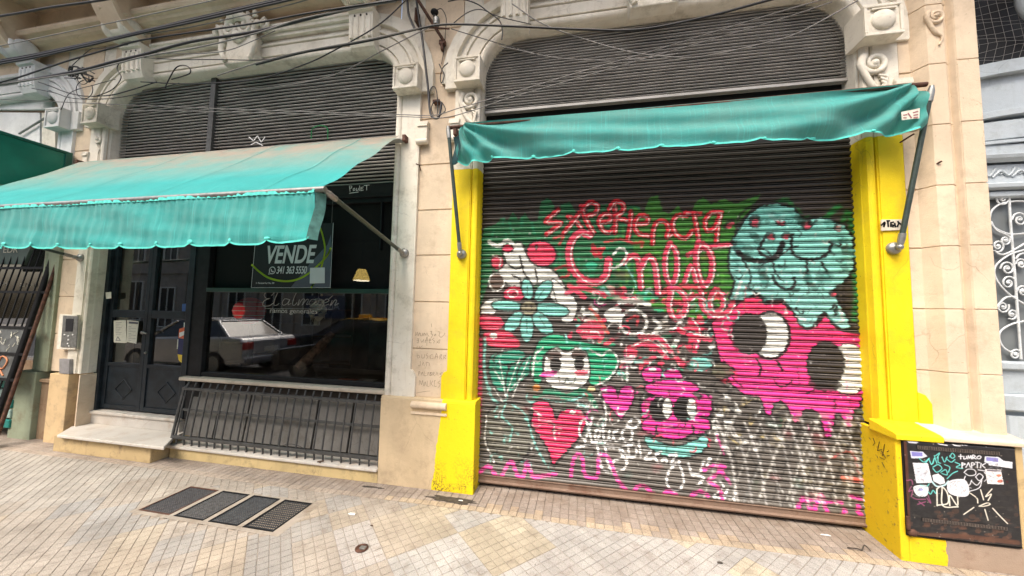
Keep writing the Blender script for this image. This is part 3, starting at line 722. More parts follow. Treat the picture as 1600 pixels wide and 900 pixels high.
# ================================================================== PAINTED ROLLER SHUTTER
K = (20, 16, 15); PK = (228, 40, 110); PR = (232, 52, 92); MG = (236, 60, 160); TL = (120, 198, 186); GR = (12, 108, 62); GR2 = (58, 128, 40); EM = (10, 158, 112); WH = (232, 232, 224); RD = (200, 38, 58)
cv = Canvas(-.95, 2.22, -.02, 3.12, .004, YO-.015, srgb(56, 49, 44))
# bare metal gets paler and greyer towards the foot
zz = (np.arange(cv.h)*cv.res+cv.z0)[:, None, None]
cv.im = cv.im*(1-np.clip((1.6-zz)/1.2, 0, 1)*.9)+np.array(srgb(104, 99, 92))*np.clip((1.6-zz)/1.2, 0, 1)*.9
cv.poly([(750, 480), (752, 375), (757, 356), (775, 350), (783, 340), (793, 345), (801, 331), (811, 344), (820, 332), (829, 346), (840, 344), (845, 316), (856, 308), (866, 320), (868, 345), (877, 319), (890, 315), (899, 330), (906, 344), (925, 322), (960, 318), (1000, 322), (1000, 470), (930, 470), (900, 452), (850, 452), (800, 440), (770, 420)], GR, .95, smooth=False)
cv.poly([(990, 470), (990, 322), (1006, 332), (1015, 309), (1028, 305), (1036, 330), (1046, 334), (1060, 321), (1068, 335), (1080, 340), (1086, 317), (1099, 308), (1112, 319), (1130, 311), (1150, 318), (1190, 303), (1172, 328), (1150, 352), (1140, 400), (1155, 460), (1100, 500), (1000, 480)], GR2, .9, smooth=False)
for i in range(70):
    x = rng.uniform(757, 1150); y = rng.uniform(340, 445); c = EM if x < 960 else (96, 168, 60)
    cv.stroke([(x, y), (x+rng.uniform(-6, 6), y+rng.uniform(8, 22))], rng.uniform(2, 5), c, .45, 3)
for pts in ([(1210, 320), (1228, 312), (1240, 325), (1250, 332)], [(1262, 340), (1280, 348), (1296, 335), (1312, 322)], [(1290, 345), (1300, 330), (1306, 324)], [(1318, 345), (1325, 330), (1330, 345), (1334, 395)], [(1330, 400), (1338, 450), (1335, 500)]):
    cv.stroke(pts, 7, (20, 120, 55), .8, 4)
# mid-ground medley behind the figures
for i in range(150):
    x, y = rng.uniform(885, 1135), rng.uniform(445, 590)
    c = [PR, K, WH, TL, EM, (150, 140, 128), PR, K][rng.randint(8)]
    cv.stroke([(x, y), (x+rng.uniform(-16, 16), y+rng.uniform(-10, 10)), (x+rng.uniform(-22, 22), y+rng.uniform(-4, 16))], rng.uniform(3, 9), c, .8, 1.5)
for i in range(90):
    x, y = rng.uniform(1090, 1225), rng.uniform(590, 700)
    c = [WH, K, (150, 140, 120), WH, (190, 170, 110), K][rng.randint(6)]
    cv.stroke([(x, y), (x+rng.uniform(-10, 10), y+rng.uniform(-8, 12)), (x+rng.uniform(-12, 12), y+rng.uniform(0, 16))], rng.uniform(1.5, 5), c, .75, 1.2)
# white shape with the red balloon, little roses
cv.poly([(786, 392), (812, 378), (824, 398), (836, 414), (862, 420), (882, 445), (888, 468), (868, 474), (846, 446), (830, 448), (812, 458), (790, 442), (778, 424), (790, 410)], WH, .95, K, 3)
cv.ell(846, 396, 24, 20, PR, 1, K, 3, 20); cv.ell(838, 386, 3, 5, (60, 10, 20))
for p_ in ([(792, 412), (806, 420), (818, 416)], [(800, 430), (812, 436), (814, 448)], [(812, 400), (818, 424), (826, 436)], [(836, 420), (840, 440)]): cv.stroke(p_, 3, K)
cv.stroke([(764, 378), (778, 384), (792, 376), (802, 384), (798, 396)], 6, WH); cv.ell(793, 388, 9, 6, PR, 1, K, 2); cv.ell(777, 410, 10, 11, PR, .9, K, 2)
cv.stroke([(770, 400), (782, 404), (780, 418)], 2, WH); cv.ell(776, 440, 12, 14, (92, 72, 62), 1, WH, 2); cv.ell(803, 460, 17, 13, PR, 1, K, 2.5); cv.ring(801, 458, 8, 6, 2, WH); cv.ring(804, 460, 3, 3, 2, (90, 10, 30))
cv.poly([(752, 478), (766, 466), (790, 468), (776, 486), (764, 498), (752, 492)], WH, .9, K, 2)
cv.poly([(862, 436), (884, 452), (902, 474), (896, 500), (880, 504), (872, 480)], WH, .9, K, 2)
# teal flower
for cx, cy, rx, ry, ro in ((824, 452, 9, 17, -12), (849, 455, 11, 20, 35), (792, 478, 25, 9, 4), (862, 484, 28, 11, 8), (803, 503, 20, 11, -48), (823, 512, 11, 23, 0), (848, 506, 22, 12, 50)): cv.ell(cx, cy, rx, ry, TL, 1, K, 2.5, ro)
cv.ell(826, 481, 13, 12, (128, 122, 96), 1, K, 3); cv.ell(822, 478, 2, 2.5, K); cv.ell(830, 478, 2, 2.5, K); cv.stroke([(821, 484), (826, 487), (831, 484)], 1.5, K)
for a_ in ((824, 462, 824, 446), (838, 470, 850, 452), (823, 498, 823, 520), (842, 494, 852, 510)): cv.stroke([a_[:2], a_[2:]], 1.2, K)
# left edge pinks and leaves
cv.poly([(749, 492), (778, 494), (788, 506), (776, 516), (750, 512)], PR, .9, K, 2); cv.poly([(758, 520), (788, 517), (802, 524), (812, 540), (786, 544), (760, 536)], PR, .95, (170, 20, 50), 1.5); cv.ell(771, 525, 6, 5, WH)
cv.stroke([(750, 530), (750, 600), (747, 680)], 7, (205, 50, 90), .75, 3); cv.stroke([(758, 528), (757, 580), (768, 620), (782, 632)], 4, TL, .8); cv.stroke([(765, 560), (770, 600), (786, 630)], 1.5, WH)
for cx, cy, rx, ry, ro in ((780, 582, 16, 32, -12), (806, 584, 13, 30, 22), (796, 558, 26, 11, -10), (822, 575, 10, 24, 30)):
    cv.ell(cx, cy, rx, ry, (12, 140, 112), .95, K, 3, ro)
for p_ in ([(780, 560), (785, 590), (790, 622)], [(812, 560), (800, 590), (790, 622)], [(770, 575), (786, 600)], [(820, 585), (800, 606)], [(826, 560), (800, 622)]): cv.stroke(p_, 1.6, WH, .85)
cv.poly([(766, 640), (786, 630), (815, 632), (832, 655), (838, 690), (822, 712), (800, 728), (772, 722), (760, 690), (758, 660)], (96, 96, 84), .85, K, 3)
cv.stroke([(760, 650), (758, 690), (772, 722)], 2, WH); cv.stroke([(790, 632), (784, 650), (800, 668), (796, 690)], 2.5, TL)
for i in range(34):
    x, y = rng.uniform(764, 832), rng.uniform(640, 722); cv.stroke([(x, y), (x+rng.uniform(-8, 8), y+rng.uniform(-8, 8))], rng.uniform(1.5, 4), [WH, K, TL, (140, 136, 120)][rng.randint(4)], .8)
cv.stroke([(800, 632), (822, 650), (834, 690), (852, 725)], 2.5, TL); cv.stroke([(804, 729), (850, 702)], 1.5, K)
# green-capped white face
cv.poly([(836, 545), (846, 528), (870, 521), (890, 530), (912, 534), (938, 540), (956, 546), (968, 564), (962, 584), (944, 600), (922, 600), (914, 572), (900, 552), (870, 548), (850, 556), (848, 590), (838, 602), (828, 575)], EM, 1, K, 3)
cv.stroke([(832, 590), (836, 556), (848, 544)], 3, WH); cv.stroke([(884, 522), (886, 536)], 3, TL); cv.stroke([(922, 547), (932, 552), (941, 556), (950, 548), (960, 552), (966, 566), (958, 584), (944, 596), (928, 604)], 2.5, WH)
cv.poly([(850, 566), (858, 548), (872, 543), (884, 551), (900, 543), (914, 548), (921, 566), (921, 590), (908, 606), (885, 611), (862, 605), (851, 590)], WH, 1, K, 2.5)
cv.ell(866, 556, 12, 8, (84, 66, 60), 1); cv.ell(904, 555, 12, 8, (84, 66, 60), 1); cv.ell(868, 570, 9, 12, K); cv.ell(905, 568, 8, 12, K)
cv.poly([(843, 586), (855, 580), (870, 581), (866, 587), (850, 590)], MG, .9); cv.poly([(898, 580), (916, 579), (918, 585), (903, 587)], PR, .9)
cv.stroke([(873, 589), (875, 597), (882, 598), (886, 591), (890, 598), (897, 597), (899, 590)], 2, K)
cv.stroke([(836, 618), (860, 612), (886, 620), (908, 612), (920, 618), (930, 634)], 9, (14, 128, 92), .95); cv.stroke([(850, 624), (880, 628), (910, 620), (912, 614)], 2.2, TL); cv.stroke([(888, 626), (908, 632), (918, 640)], 2.2, TL)
cv.ell(835, 609, 14, 10, (80, 72, 58), 1); cv.ell(838, 606, 6, 5, (190, 120, 50)); cv.ell(924, 608, 7, 6, (214, 190, 140), .9, K, 2)
# hearts
cv.poly([(832, 646), (831, 632), (842, 626), (856, 628), (865, 642), (869, 654), (876, 643), (892, 638), (908, 641), (917, 656), (910, 678), (892, 700), (872, 720), (864, 729), (856, 704), (842, 682), (829, 664)], (228, 30, 92), 1, K, 4)
cv.ell(894, 645, 5, 3, WH); cv.stroke([(830, 638), (846, 651)], 1.6, WH)
cv.poly([(940, 618), (938, 607), (950, 602), (961, 606), (966, 616), (972, 605), (986, 603), (992, 614), (988, 632), (976, 648), (971, 657), (958, 642), (946, 630)], (226, 48, 150), 1, K, 3); cv.stroke([(965, 612), (966, 622)], 3, K)
cv.stroke([(937, 625), (945, 650), (940, 690)], 3, K); cv.stroke([(944, 628), (947, 645), (946, 665)], 2.5, WH); cv.stroke([(980, 575), (980, 597)], 3, WH)
# lobed pink flower creature
for cx, cy, rx, ry in ((1020, 585, 18, 14), (1051, 590, 17, 15), (1015, 640, 15, 20), (1102, 636, 12, 20), (1050, 607, 44, 14), (1026, 665, 24, 16), (1090, 665, 22, 14), (1055, 672, 30, 16)): cv.ell(cx, cy, rx, ry, (226, 42, 142), 1, K, 4)
cv.ell(1055, 640, 42, 32, (228, 44, 144), 1); cv.ell(1020, 578, 6, 3, WH); cv.ell(1014, 637, 8, 9, (222, 60, 130))
for cx in (1031, 1069): cv.ell(cx, 640, 17, 20, K); cv.ell(cx+12, 638, 8, 16, WH, 1, K, 2)
cv.stroke([(1049, 661), (1054, 669), (1061, 664), (1067, 670), (1072, 662)], 2, K); cv.stroke([(1004, 650), (1000, 625), (1010, 612)], 3, K)
cv.poly([(1008, 682), (1030, 690), (1056, 697), (1086, 688), (1104, 678), (1106, 698), (1084, 713), (1050, 714), (1022, 706), (1010, 694)], TL, 1, K, 3)
# teal creature
cv.poly([(1138, 402), (1143, 378), (1158, 352), (1170, 334), (1190, 320), (1215, 317), (1240, 324), (1258, 342), (1278, 340), (1300, 343), (1322, 352), (1334, 372), (1336, 418), (1322, 440), (1304, 452), (1312, 474), (1326, 496), (1331, 511), (1317, 517), (1304, 508), (1290, 488), (1281, 494), (1276, 507), (1262, 515), (1249, 508), (1240, 486), (1222, 468), (1200, 470), (1182, 458), (1166, 470), (1140, 468), (1148, 440), (1140, 424)], TL, 1, K, 4, False, (146, 206, 196))
for p_, w in (([(1146, 378), (1158, 398), (1185, 408), (1212, 402), (1224, 380)], 9), ([(1238, 366), (1238, 392), (1250, 403), (1272, 405), (1292, 398), (1300, 382)], 5), ([(1195, 372), (1186, 392), (1200, 402)], 5), ([(1216, 402), (1236, 388), (1248, 384)], 3), ([(1208, 430), (1214, 444), (1230, 452), (1242, 446), (1242, 434)], 5), ([(1261, 410), (1262, 428), (1263, 444)], 4), ([(1284, 410), (1290, 420), (1296, 432)], 4), ([(1186, 385), (1205, 398), (1212, 425), (1225, 440)], 3), ([(1145, 420), (1160, 426), (1156, 436), (1148, 430)], 2), ([(1160, 404), (1174, 430), (1170, 448), (1180, 456)], 3), ([(1298, 378), (1312, 384), (1316, 372)], 4), ([(1244, 480), (1252, 490), (1258, 486)], 3), ([(1300, 482), (1307, 476), (1306, 492)], 4), ([(1330, 425), (1318, 452), (1320, 480)], 3)): cv.stroke(p_, w, K)
for i in range(26):
    x, y = rng.uniform(1150, 1300), rng.uniform(405, 465); cv.stroke([(x, y), (x+rng.uniform(-8, 8), y+rng.uniform(4, 14))], 1.6, [K, WH][rng.randint(2)], .6)
for x, y, rx, ry, ro in ((1180, 346, 10, 11, 0), (1219, 345, 12, 7, 35), (1261, 350, 9, 10, 0), (1204, 369, 9, 7, 25), (1228, 368, 8, 6, -15), (1310, 355, 7, 8, 0), (1140, 350, 12, 6, -40), (1302, 458, 8, 5, -30)): cv.ell(x, y, rx, ry, K, .85, None, 0, ro); cv.ell(x+1, y+2, rx*.6, ry*.6, (196, 74, 92), .95, None, 0, ro)
cv.stroke([(1246, 495), (1258, 500)], 3, WH); cv.stroke([(1314, 484), (1318, 500), (1310, 504)], 3, WH); cv.stroke([(1150, 465), (1158, 440)], 4, WH)
# big pink creature with the two eyes
cv.poly([(1122, 548), (1112, 505), (1128, 488), (1150, 478), (1166, 466), (1186, 462), (1198, 476), (1222, 472), (1240, 488), (1250, 508), (1263, 516), (1277, 508), (1291, 491), (1304, 510), (1318, 518), (1346, 522), (1352, 600), (1344, 640), (1336, 642), (1331, 668), (1322, 671), (1314, 647), (1306, 650), (1301, 682), (1290, 684), (1281, 648), (1270, 640), (1258, 640), (1250, 659), (1241, 661), (1231, 636), (1221, 626), (1210, 632), (1205, 652), (1196, 646), (1189, 622), (1165, 618), (1142, 600), (1128, 574)], (236, 52, 96), 1, K, 3, False, (238, 58, 158))
cv.im_ = None
cv.ell(1204, 524, 31, 37, WH, 1, K, 5); cv.ell(1172, 522, 27, 32, (58, 52, 48), 1, K, 2)
cv.ell(1326, 577, 34, 40, WH, 1, K, 2); cv.ell(1291, 570, 29, 36, (56, 50, 46), 1, K, 3); cv.poly([(1290, 590), (1262, 600), (1300, 612), (1316, 600)], (50, 44, 42), .9)
for p_, w in (([(1210, 594), (1218, 604), (1230, 603), (1239, 594)], 3), ([(1184, 562), (1190, 576), (1186, 586)], 4), ([(1216, 565), (1223, 578)], 5), ([(1130, 560), (1145, 590), (1160, 604)], 3), ([(1262, 616), (1275, 608), (1290, 612)], 3), ([(1306, 624), (1306, 640)], 3)): cv.stroke(p_, w, K)
cv.poly([(1112, 574), (1126, 566), (1150, 580), (1130, 592), (1114, 588)], (98, 92, 74), .95, K, 3); cv.poly([(1078, 562), (1104, 560), (1112, 572), (1092, 580)], TL, .9)
# ring eye and white bits in the middle
cv.ell(990, 506, 44, 34, (44, 40, 36), .9); cv.ring(990, 504, 21, 19, 4.5, WH); cv.ell(991, 503, 12, 9, (40, 36, 34)); cv.stroke([(980, 500), (996, 494), (996, 508)], 4, (190, 60, 70))
cv.poly([(944, 490), (966, 478), (972, 500), (956, 505)], WH, .9); cv.stroke([(968, 472), (990, 470), (1014, 476)], 7, WH, .85); cv.stroke([(1022, 498), (1032, 510), (1024, 516)], 5, WH, .9)
cv.poly([(902, 512), (930, 500), (944, 520), (920, 530), (906, 524)], PR, .9); cv.stroke([(922, 480), (938, 500), (950, 520)], 5, (220, 80, 70), .8); cv.stroke([(885, 458), (905, 450), (930, 455), (945, 462)], 7, PR, .9, 1.5)
for p_ in ([(985, 545), (1010, 535), (1030, 545), (1042, 560)], [(1000, 525), (1030, 528), (1048, 548)], [(1080, 500), (1092, 520), (1086, 548)], [(1060, 515), (1085, 525), (1110, 530)]): cv.stroke(p_, 8, PR, .9); cv.stroke([(a+2, b-3) for a, b in p_], 1.8, WH)
cv.stroke([(1020, 520), (1040, 516), (1056, 512), (1062, 500)], 3, WH)
# two rows of red lettering with white edge light
def lett(p_, w=7, hl=1.2, c=(216, 30, 52), dx=1.6, dy=1.2):
    cv.stroke(p_, w+4, K, .6, 2); cv.stroke(p_, w, c); cv.stroke([(a+dx, b+dy) for a, b in p_], hl, WH, .95)
for p_ in ([(872, 328), (853, 346), (876, 348), (854, 366)], [(888, 338), (900, 346), (908, 356)], [(906, 332), (894, 348), (881, 363)], [(908, 322), (916, 344), (927, 363)], [(910, 326), (921, 316), (933, 320), (931, 332), (918, 337)],
           [(938, 348), (952, 345), (955, 337), (945, 334), (936, 343), (940, 357), (951, 363), (961, 354)], [(960, 316), (962, 340), (961, 363)], [(952, 326), (960, 315), (973, 318), (973, 330), (961, 338), (975, 343), (992, 348)],
           [(986, 331), (985, 350), (981, 374)], [(994, 350), (1011, 348), (1011, 339), (999, 337), (992, 350), (997, 364), (1013, 368)], [(1020, 381), (1021, 360), (1027, 347), (1038, 346), (1045, 357), (1042, 370), (1051, 364)],
           [(1073, 337), (1058, 337), (1051, 350), (1057, 366), (1071, 372), (1082, 361)], [(1071, 332), (1094, 334)], [(1084, 332), (1088, 352), (1092, 373)], [(1127, 331), (1112, 332), (1102, 345), (1105, 360), (1117, 355), (1127, 332), (1122, 352), (1120, 376)]): lett(p_)
CP = (232, 70, 100)
for p_, w in (([(921, 368), (908, 363), (895, 374), (889, 395), (895, 420), (912, 437), (932, 441), (947, 430), (951, 406)], 10), ([(975, 410), (984, 401), (996, 402), (1000, 424), (1002, 450)], 8), ([(1002, 418), (1012, 401), (1022, 408), (1026, 430), (1029, 458)], 8), ([(1076, 398), (1100, 388), (1140, 382)], 7), ([(1047, 380), (1040, 400), (1041, 430), (1050, 445), (1058, 425), (1057, 395), (1047, 380)], 7),
             ([(1092, 378), (1088, 400), (1092, 430), (1102, 446), (1112, 430), (1113, 405), (1104, 385), (1092, 380)], 8), ([(1070, 440), (1080, 415), (1088, 440)], 6), ([(1050, 452), (1046, 480), (1056, 498), (1070, 488), (1072, 466), (1060, 452), (1046, 452)], 8), ([(1118, 452), (1110, 468), (1114, 486), (1128, 482), (1130, 462), (1120, 452)], 6), ([(1096, 455), (1098, 478), (1112, 492), (1134, 490), (1146, 474)], 7), ([(1078, 468), (1088, 462), (1100, 468)], 5)): lett(p_, w+1, 1.7, CP, 3.0, 2.2)
cv.stroke([(958, 398), (968, 388), (979, 394), (974, 410), (962, 418), (953, 418)], 3.5, WH); cv.stroke([(975, 410), (992, 440), (994, 450)], 2, TL)
cv.stroke([(924, 392), (944, 388), (930, 400), (926, 382), (940, 402), (924, 392)], 4, RD); cv.stroke([(945, 378), (970, 374), (990, 380), (1004, 378), (1002, 386)], 4, RD, .8); cv.stroke([(866, 372), (880, 368), (874, 382)], 4, RD, .8); cv.stroke([(868, 420), (886, 416), (888, 430), (876, 434)], 4, RD, .8)
cv.ell(924, 415, 9, 7, (40, 190, 150), .6)
# white marker tags: delico / Dulzazo / 24
for p_ in ([(926, 652), (920, 672), (914, 690)], [(914, 688), (906, 680), (906, 664), (914, 656), (920, 672), (926, 692), (932, 690)], [(932, 690), (938, 676), (932, 672), (930, 686), (940, 690)], [(942, 660), (944, 690), (952, 684)], [(952, 674), (952, 688), (958, 686)], [(966, 672), (958, 678), (962, 690), (970, 686)], [(974, 688), (972, 676), (980, 670), (988, 674), (986, 688), (976, 690)], [(988, 656), (980, 664), (990, 670), (1000, 660), (992, 652)],
           [(946, 700), (950, 724), (956, 738)], [(948, 696), (966, 700), (980, 714), (976, 732), (962, 736), (958, 722), (972, 716)], [(982, 700), (984, 714), (994, 712), (994, 700)], [(998, 690), (1002, 714)], [(1006, 704), (1018, 704), (1008, 718), (1022, 716)], [(1034, 706), (1024, 712), (1030, 724), (1040, 716), (1042, 724)], [(1046, 712), (1058, 710), (1048, 726), (1062, 722)],
           [(1060, 724), (1046, 736), (1042, 756), (1056, 768), (1068, 756), (1066, 736), (1060, 724)], [(1076, 724), (1082, 742), (1094, 738), (1100, 720)], [(1084, 740), (1100, 748), (1090, 758)], [(1100, 722), (1110, 716), (1104, 730)],
           [(1112, 757), (1124, 752), (1130, 762), (1116, 776), (1132, 778)], [(1138, 764), (1132, 776), (1150, 774)], [(1150, 762), (1147, 784), (1144, 800)], [(900, 700), (930, 694), (960, 700), (990, 694)], [(932, 690), (940, 730), (950, 738)], [(968, 706), (980, 722)]): cv.stroke(p_, 3.3, (244, 244, 240), .98)
# magenta running line along the foot
for p_, w in (([(745, 742), (754, 734), (764, 729), (772, 740), (782, 746), (792, 728), (800, 722), (808, 742), (818, 744), (824, 722), (832, 744), (846, 744), (868, 742)], 6), ([(892, 746), (895, 722), (902, 710), (910, 716), (913, 740), (925, 748), (934, 742), (936, 714), (946, 712), (955, 724), (964, 748), (980, 768), (988, 770), (998, 760), (1010, 762), (1020, 772), (1032, 776), (1044, 768), (1056, 774), (1072, 786), (1082, 774), (1094, 768), (1106, 774)], 6), ([(1100, 735), (1116, 728), (1132, 730), (1120, 742), (1108, 752), (1124, 764), (1130, 784), (1142, 800)], 6), ([(1120, 728), (1142, 756)], 5),
             ([(1240, 806), (1248, 792), (1258, 778), (1264, 790), (1268, 806), (1276, 790), (1284, 774), (1290, 792), (1298, 812), (1310, 812), (1322, 798)], 7), ([(1262, 780), (1284, 784), (1318, 786)], 4), ([(1342, 792), (1346, 808), (1360, 814)], 8), ([(1330, 776), (1346, 780)], 5), ([(1120, 680), (1128, 698), (1132, 710)], 3)): cv.stroke(p_, w, (238, 62, 160), .92)
cv.stroke([(1318, 748), (1348, 752)], 8, (226, 96, 84), .85, 3); cv.stroke([(1282, 714), (1290, 720), (1330, 706), (1345, 745)], 3, (190, 70, 70), .6, 2)
# pale hatching at lower right
for i in range(26):
    x, y = rng.uniform(1120, 1330), rng.uniform(650, 800); L_ = rng.uniform(15, 60); s_ = rng.choice([-1, 1])
    cv.stroke([(x, y), (x+s_*L_*.5, y+L_)], rng.uniform(1, 2.6), [WH, (170, 166, 150), (30, 28, 26)][rng.randint(3)], .6, 1.5)
for i in range(36):
    x, y = rng.uniform(1170, 1345), rng.uniform(650, 790); cv.ell(x, y, rng.uniform(4, 12), rng.uniform(3, 7), [(60, 56, 50), (130, 126, 118), (150, 140, 110)][rng.randint(3)], .4)
for p_ in ([(1300, 682), (1320, 690), (1345, 700), (1352, 660)], [(1260, 762), (1290, 764), (1316, 752)], [(1190, 720), (1160, 790)], [(1270, 700), (1235, 790)], [(1330, 640), (1332, 760)]): cv.stroke(p_, 3, (205, 205, 200), .5, 3)
cv.stroke([(1115, 660), (1150, 720), (1152, 780), (1170, 805)], 2, K, .8)
for i in range(500):   # overspray specks and scuffs
    x, y = rng.uniform(745, 1350), rng.uniform(330, 830); cv.ell(x, y, rng.uniform(.8, 2), rng.uniform(.8, 2), [WH, K, (130, 120, 110)][rng.randint(3)], .35)
# ragged teal figure: darker tufts, cracks and knocked-out outlines
for i in range(46):
    a = rng.uniform(0, 2*PI); x, y = 1240+92*math.cos(a)*rng.uniform(.75, 1.02), 392+62*math.sin(a)*rng.uniform(.7, 1.02)
    cv.ell(x, y, rng.uniform(4, 12), rng.uniform(3, 8), [(96, 166, 156), (84, 150, 140), (150, 205, 196), (22, 60, 46)][rng.randint(4)], rng.uniform(.4, .8), None, 0, rng.uniform(0, 90))
for i in range(60):
    x, y = rng.uniform(1150, 1325), rng.uniform(335, 500); L_ = rng.uniform(4, 14); a = rng.uniform(0, PI)
    cv.stroke([(x, y), (x+L_*.6*math.cos(a), y+L_*.6*math.sin(a)+2), (x+L_*math.cos(a+.5), y+L_*math.sin(a+.5))], rng.uniform(1, 3.2), [K, K, (60, 120, 110), WH][rng.randint(4)], .75)
for p_ in ([(1150, 352), (1160, 332), (1186, 314)], [(1150, 500), (1140, 520), (1150, 545)], [(1345, 530), (1350, 560)], [(1262, 342), (1268, 352), (1276, 344)]): cv.stroke(p_, 4, K, .8)
# crossing scale pattern at lower right
for i in range(11):
    x = 1120+i*22
    cv.stroke([(x, 655+6*math.sin(i)), (x+22, 715), (x+34, 790)], rng.uniform(2.2, 4), (206, 204, 198), rng.uniform(.4, .8), 2.2); cv.stroke([(x+30, 650), (x+2, 716), (x-22, 782)], rng.uniform(2, 4), [(200, 198, 190), (26, 24, 22)][i % 2], rng.uniform(.4, .8), 2.2)
    for j in range(0): cv.ell(x+rng.uniform(-4, 6), 668+j*16+rng.uniform(-3, 3), rng.uniform(3, 6), rng.uniform(2, 4), [(146, 142, 132), (40, 36, 33), (112, 108, 100)][rng.randint(3)], .3)
# loose white, black and pink scribbling over everything in the middle
for i in range(120):
    x, y = rng.uniform(900, 1150), rng.uniform(452, 720); a = rng.uniform(0, 2*PI); r_ = rng.uniform(5, 13)
    cv.stroke([(x+r_*math.cos(a+k*.9)*(1-.08*k), y+r_*.8*math.sin(a+k*.9)) for k in range(rng.randint(3, 6))], rng.uniform(1.2, 2.8), [WH, WH, K, PR, MG, TL][rng.randint(6)], rng.uniform(.5, .95), 1)
for i in range(22):
    x, y = rng.uniform(752, 900), rng.uniform(560, 735); a = rng.uniform(0, 2*PI); r_ = rng.uniform(4, 10)
    cv.stroke([(x+r_*math.cos(a+k*.9), y+r_*math.sin(a+k*.9)) for k in range(4)], rng.uniform(1, 2.2), [WH, K, TL][rng.randint(3)], .7, 1)
for i in range(26):                                          # drips
    x, y = rng.uniform(860, 1330), rng.uniform(440, 690); cv.stroke([(x, y), (x+rng.uniform(-1, 1), y+rng.uniform(8, 26))], rng.uniform(1, 1.8), [K, PR, MG, GR, WH][rng.randint(5)], .6, .8, False)
for i in range(60):                                          # soft overspray clouds
    x, y = rng.uniform(755, 1345), rng.uniform(345, 800); cv.stroke([(x, y), (x+rng.uniform(-12, 12), y+rng.uniform(-6, 6))], rng.uniform(4, 10), [K, PR, TL, (120, 116, 108), GR][rng.randint(5)], .16, 12, False)
cv.im *= (1+.07*rng.randn(cv.h, cv.w, 1)).clip(.7, 1.3)
# rust and grease near the bottom rail
for i in range(90):
    x, y = rng.uniform(742, 1362), 0; q = on(x, 700, y=YO)
    j0 = int(rng.uniform(0, 22)); i0 = int((q[0]-cv.x0)/cv.res); cv.im[j0:j0+8, max(0, i0-12):i0+14] *= np.array([.8, .62, .55])

def slat_shutter():
    x0, x1, z0, z1, pt = -.935, 2.20, .105, 3.10, .0502
    prof = [(.00, .010), (.04, .000), (.12, -.010), (.26, -.016), (.42, -.017), (.56, -.013), (.66, -.004), (.695, .008), (.73, .008), (.76, -.005), (.83, -.009), (.90, -.005), (.94, .009)]
    n = int((z1-z0)/pt); nu = 520; zs, ys = [], []
    for i in range(n):
        for a, b in prof: zs.append(z0+(i+a)*pt); ys.append(YO+b)
    zs, ys = np.array(zs), np.array(ys); nv = len(zs)-1; xs = np.linspace(x0, x1, nu+1)
    X, Z = np.meshgrid(xs, zs); Y = np.repeat(ys[:, None], nu+1, 1)
    idx = np.floor((Z-z0)/pt+1e-6)
    Y = Y+.0025*np.sin(X*3.1+idx*1.3)+.0012*np.sin(X*23+idx*2.1)+.004*np.sin(X*1.1+.6)*np.sin(Z*1.3)
    Z = Z+.0016*np.sin(X*2.3+idx*.9)
    x_, y_, z_ = X.ravel(), Y.ravel(), Z.ravel(); C = cv.sample(x_+.004*np.sin(z_*210+x_*37)*np.sin(x_*90)+.0025*np.sin(x_*310+z_*170), z_+.0035*np.sin(x_*160+z_*55)*np.sin(z_*75+x_*13))
    f = ((Z-z0)/pt-idx).ravel()
    wear = (f > .78) & (f < .90)                      # rubbed lips between the slats show bare metal
    k_ = (.38*wear)[:, None]; low = np.clip((2.5-z_)/1.0, .15, 1)[:, None]; C = C*(1-k_*low)+np.array((.42, .38, .34))*k_*low
    f2 = ((f < .06) | ((f > .67) & (f < .76)) | (f > .93))[:, None]; C = np.where(f2, C*.18, C)   # colour darkened in the joints between the slats
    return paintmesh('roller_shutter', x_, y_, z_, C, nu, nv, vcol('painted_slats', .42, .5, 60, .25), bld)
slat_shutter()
br = MB(); br.prismx([(YO-.022, .035), (YO-.030, .05), (YO-.030, .055), (YO-.012, .06), (YO-.012, .095), (YO-.02, .10), (YO-.02, .108), (YO+.02, .108), (YO+.02, .035)], -.925, 2.185)
br.build('shutter_foot', plaster('rusty_shutter_foot', (.22, .15, .11), dirt=(.12, .05, .03), amt=.8, streak=.3, rough=.6), bld, .003)
MB().box(-.93, 2.2, YO+.03, YO+.3, -.003, .12).build('shutter_gap', BLACKM, bld)
# ================================================================== LEFT BAY: shop front
LX0, LX1 = -5.63, -1.79
sf_ = MB(); sf_.box(-4.16, LX1, YO-.03, YO+.05, 2.755, 2.88).box(-4.16, LX1, YO-.045, YO+.05, 2.745, 2.765); o_ = sf_.build('shop_beam', IRON, bld, .003)
gm = MB()
for p_ in ([(546, 290), (547, 299)], [(546, 290), (550, 291), (549, 294), (547, 294)], [(552, 295), (554, 294), (555, 297), (552, 298), (552, 295)], [(557, 294), (557, 298), (560, 297), (560, 294)], [(562, 290), (562, 298)], [(568, 292), (564, 293), (564, 298), (568, 297)], [(564, 295), (567, 295)], [(569, 290), (577, 289)], [(573, 290), (573, 297)], [(546, 302), (560, 300)]):
    ribbon(gm, [on(a, b, y=YO-.031)[[0, 2]] for a, b in p_], .006, YO-.031)
gm.build('chalk_writing', WPAPER, o_)
MB().box(LX0, -1.6, 3.0, 3.05, -.1, 3.2).build('shop_back_wall', plain('shop_back_wall', (.085, .06, .045), .9, 0, .3, 3), bld)
MB().box(LX0-.02, LX0, .2, 3.0, 0, 3.2).build('shop_side_wall', plain('shop_side_wall', (.07, .055, .045), .9), bld); MB().box(-1.65, -1.6, .5, 3.0, 0, 3.2).build('shop_side_wall', plain('shop_side_wall', (.07, .055, .045), .9), bld)
MB().box(LX0, -1.6, YO+.09, 3.05, 2.9, 2.95).build('shop_ceiling', plain('shop_ceiling', (.02, .018, .016), .9), bld)
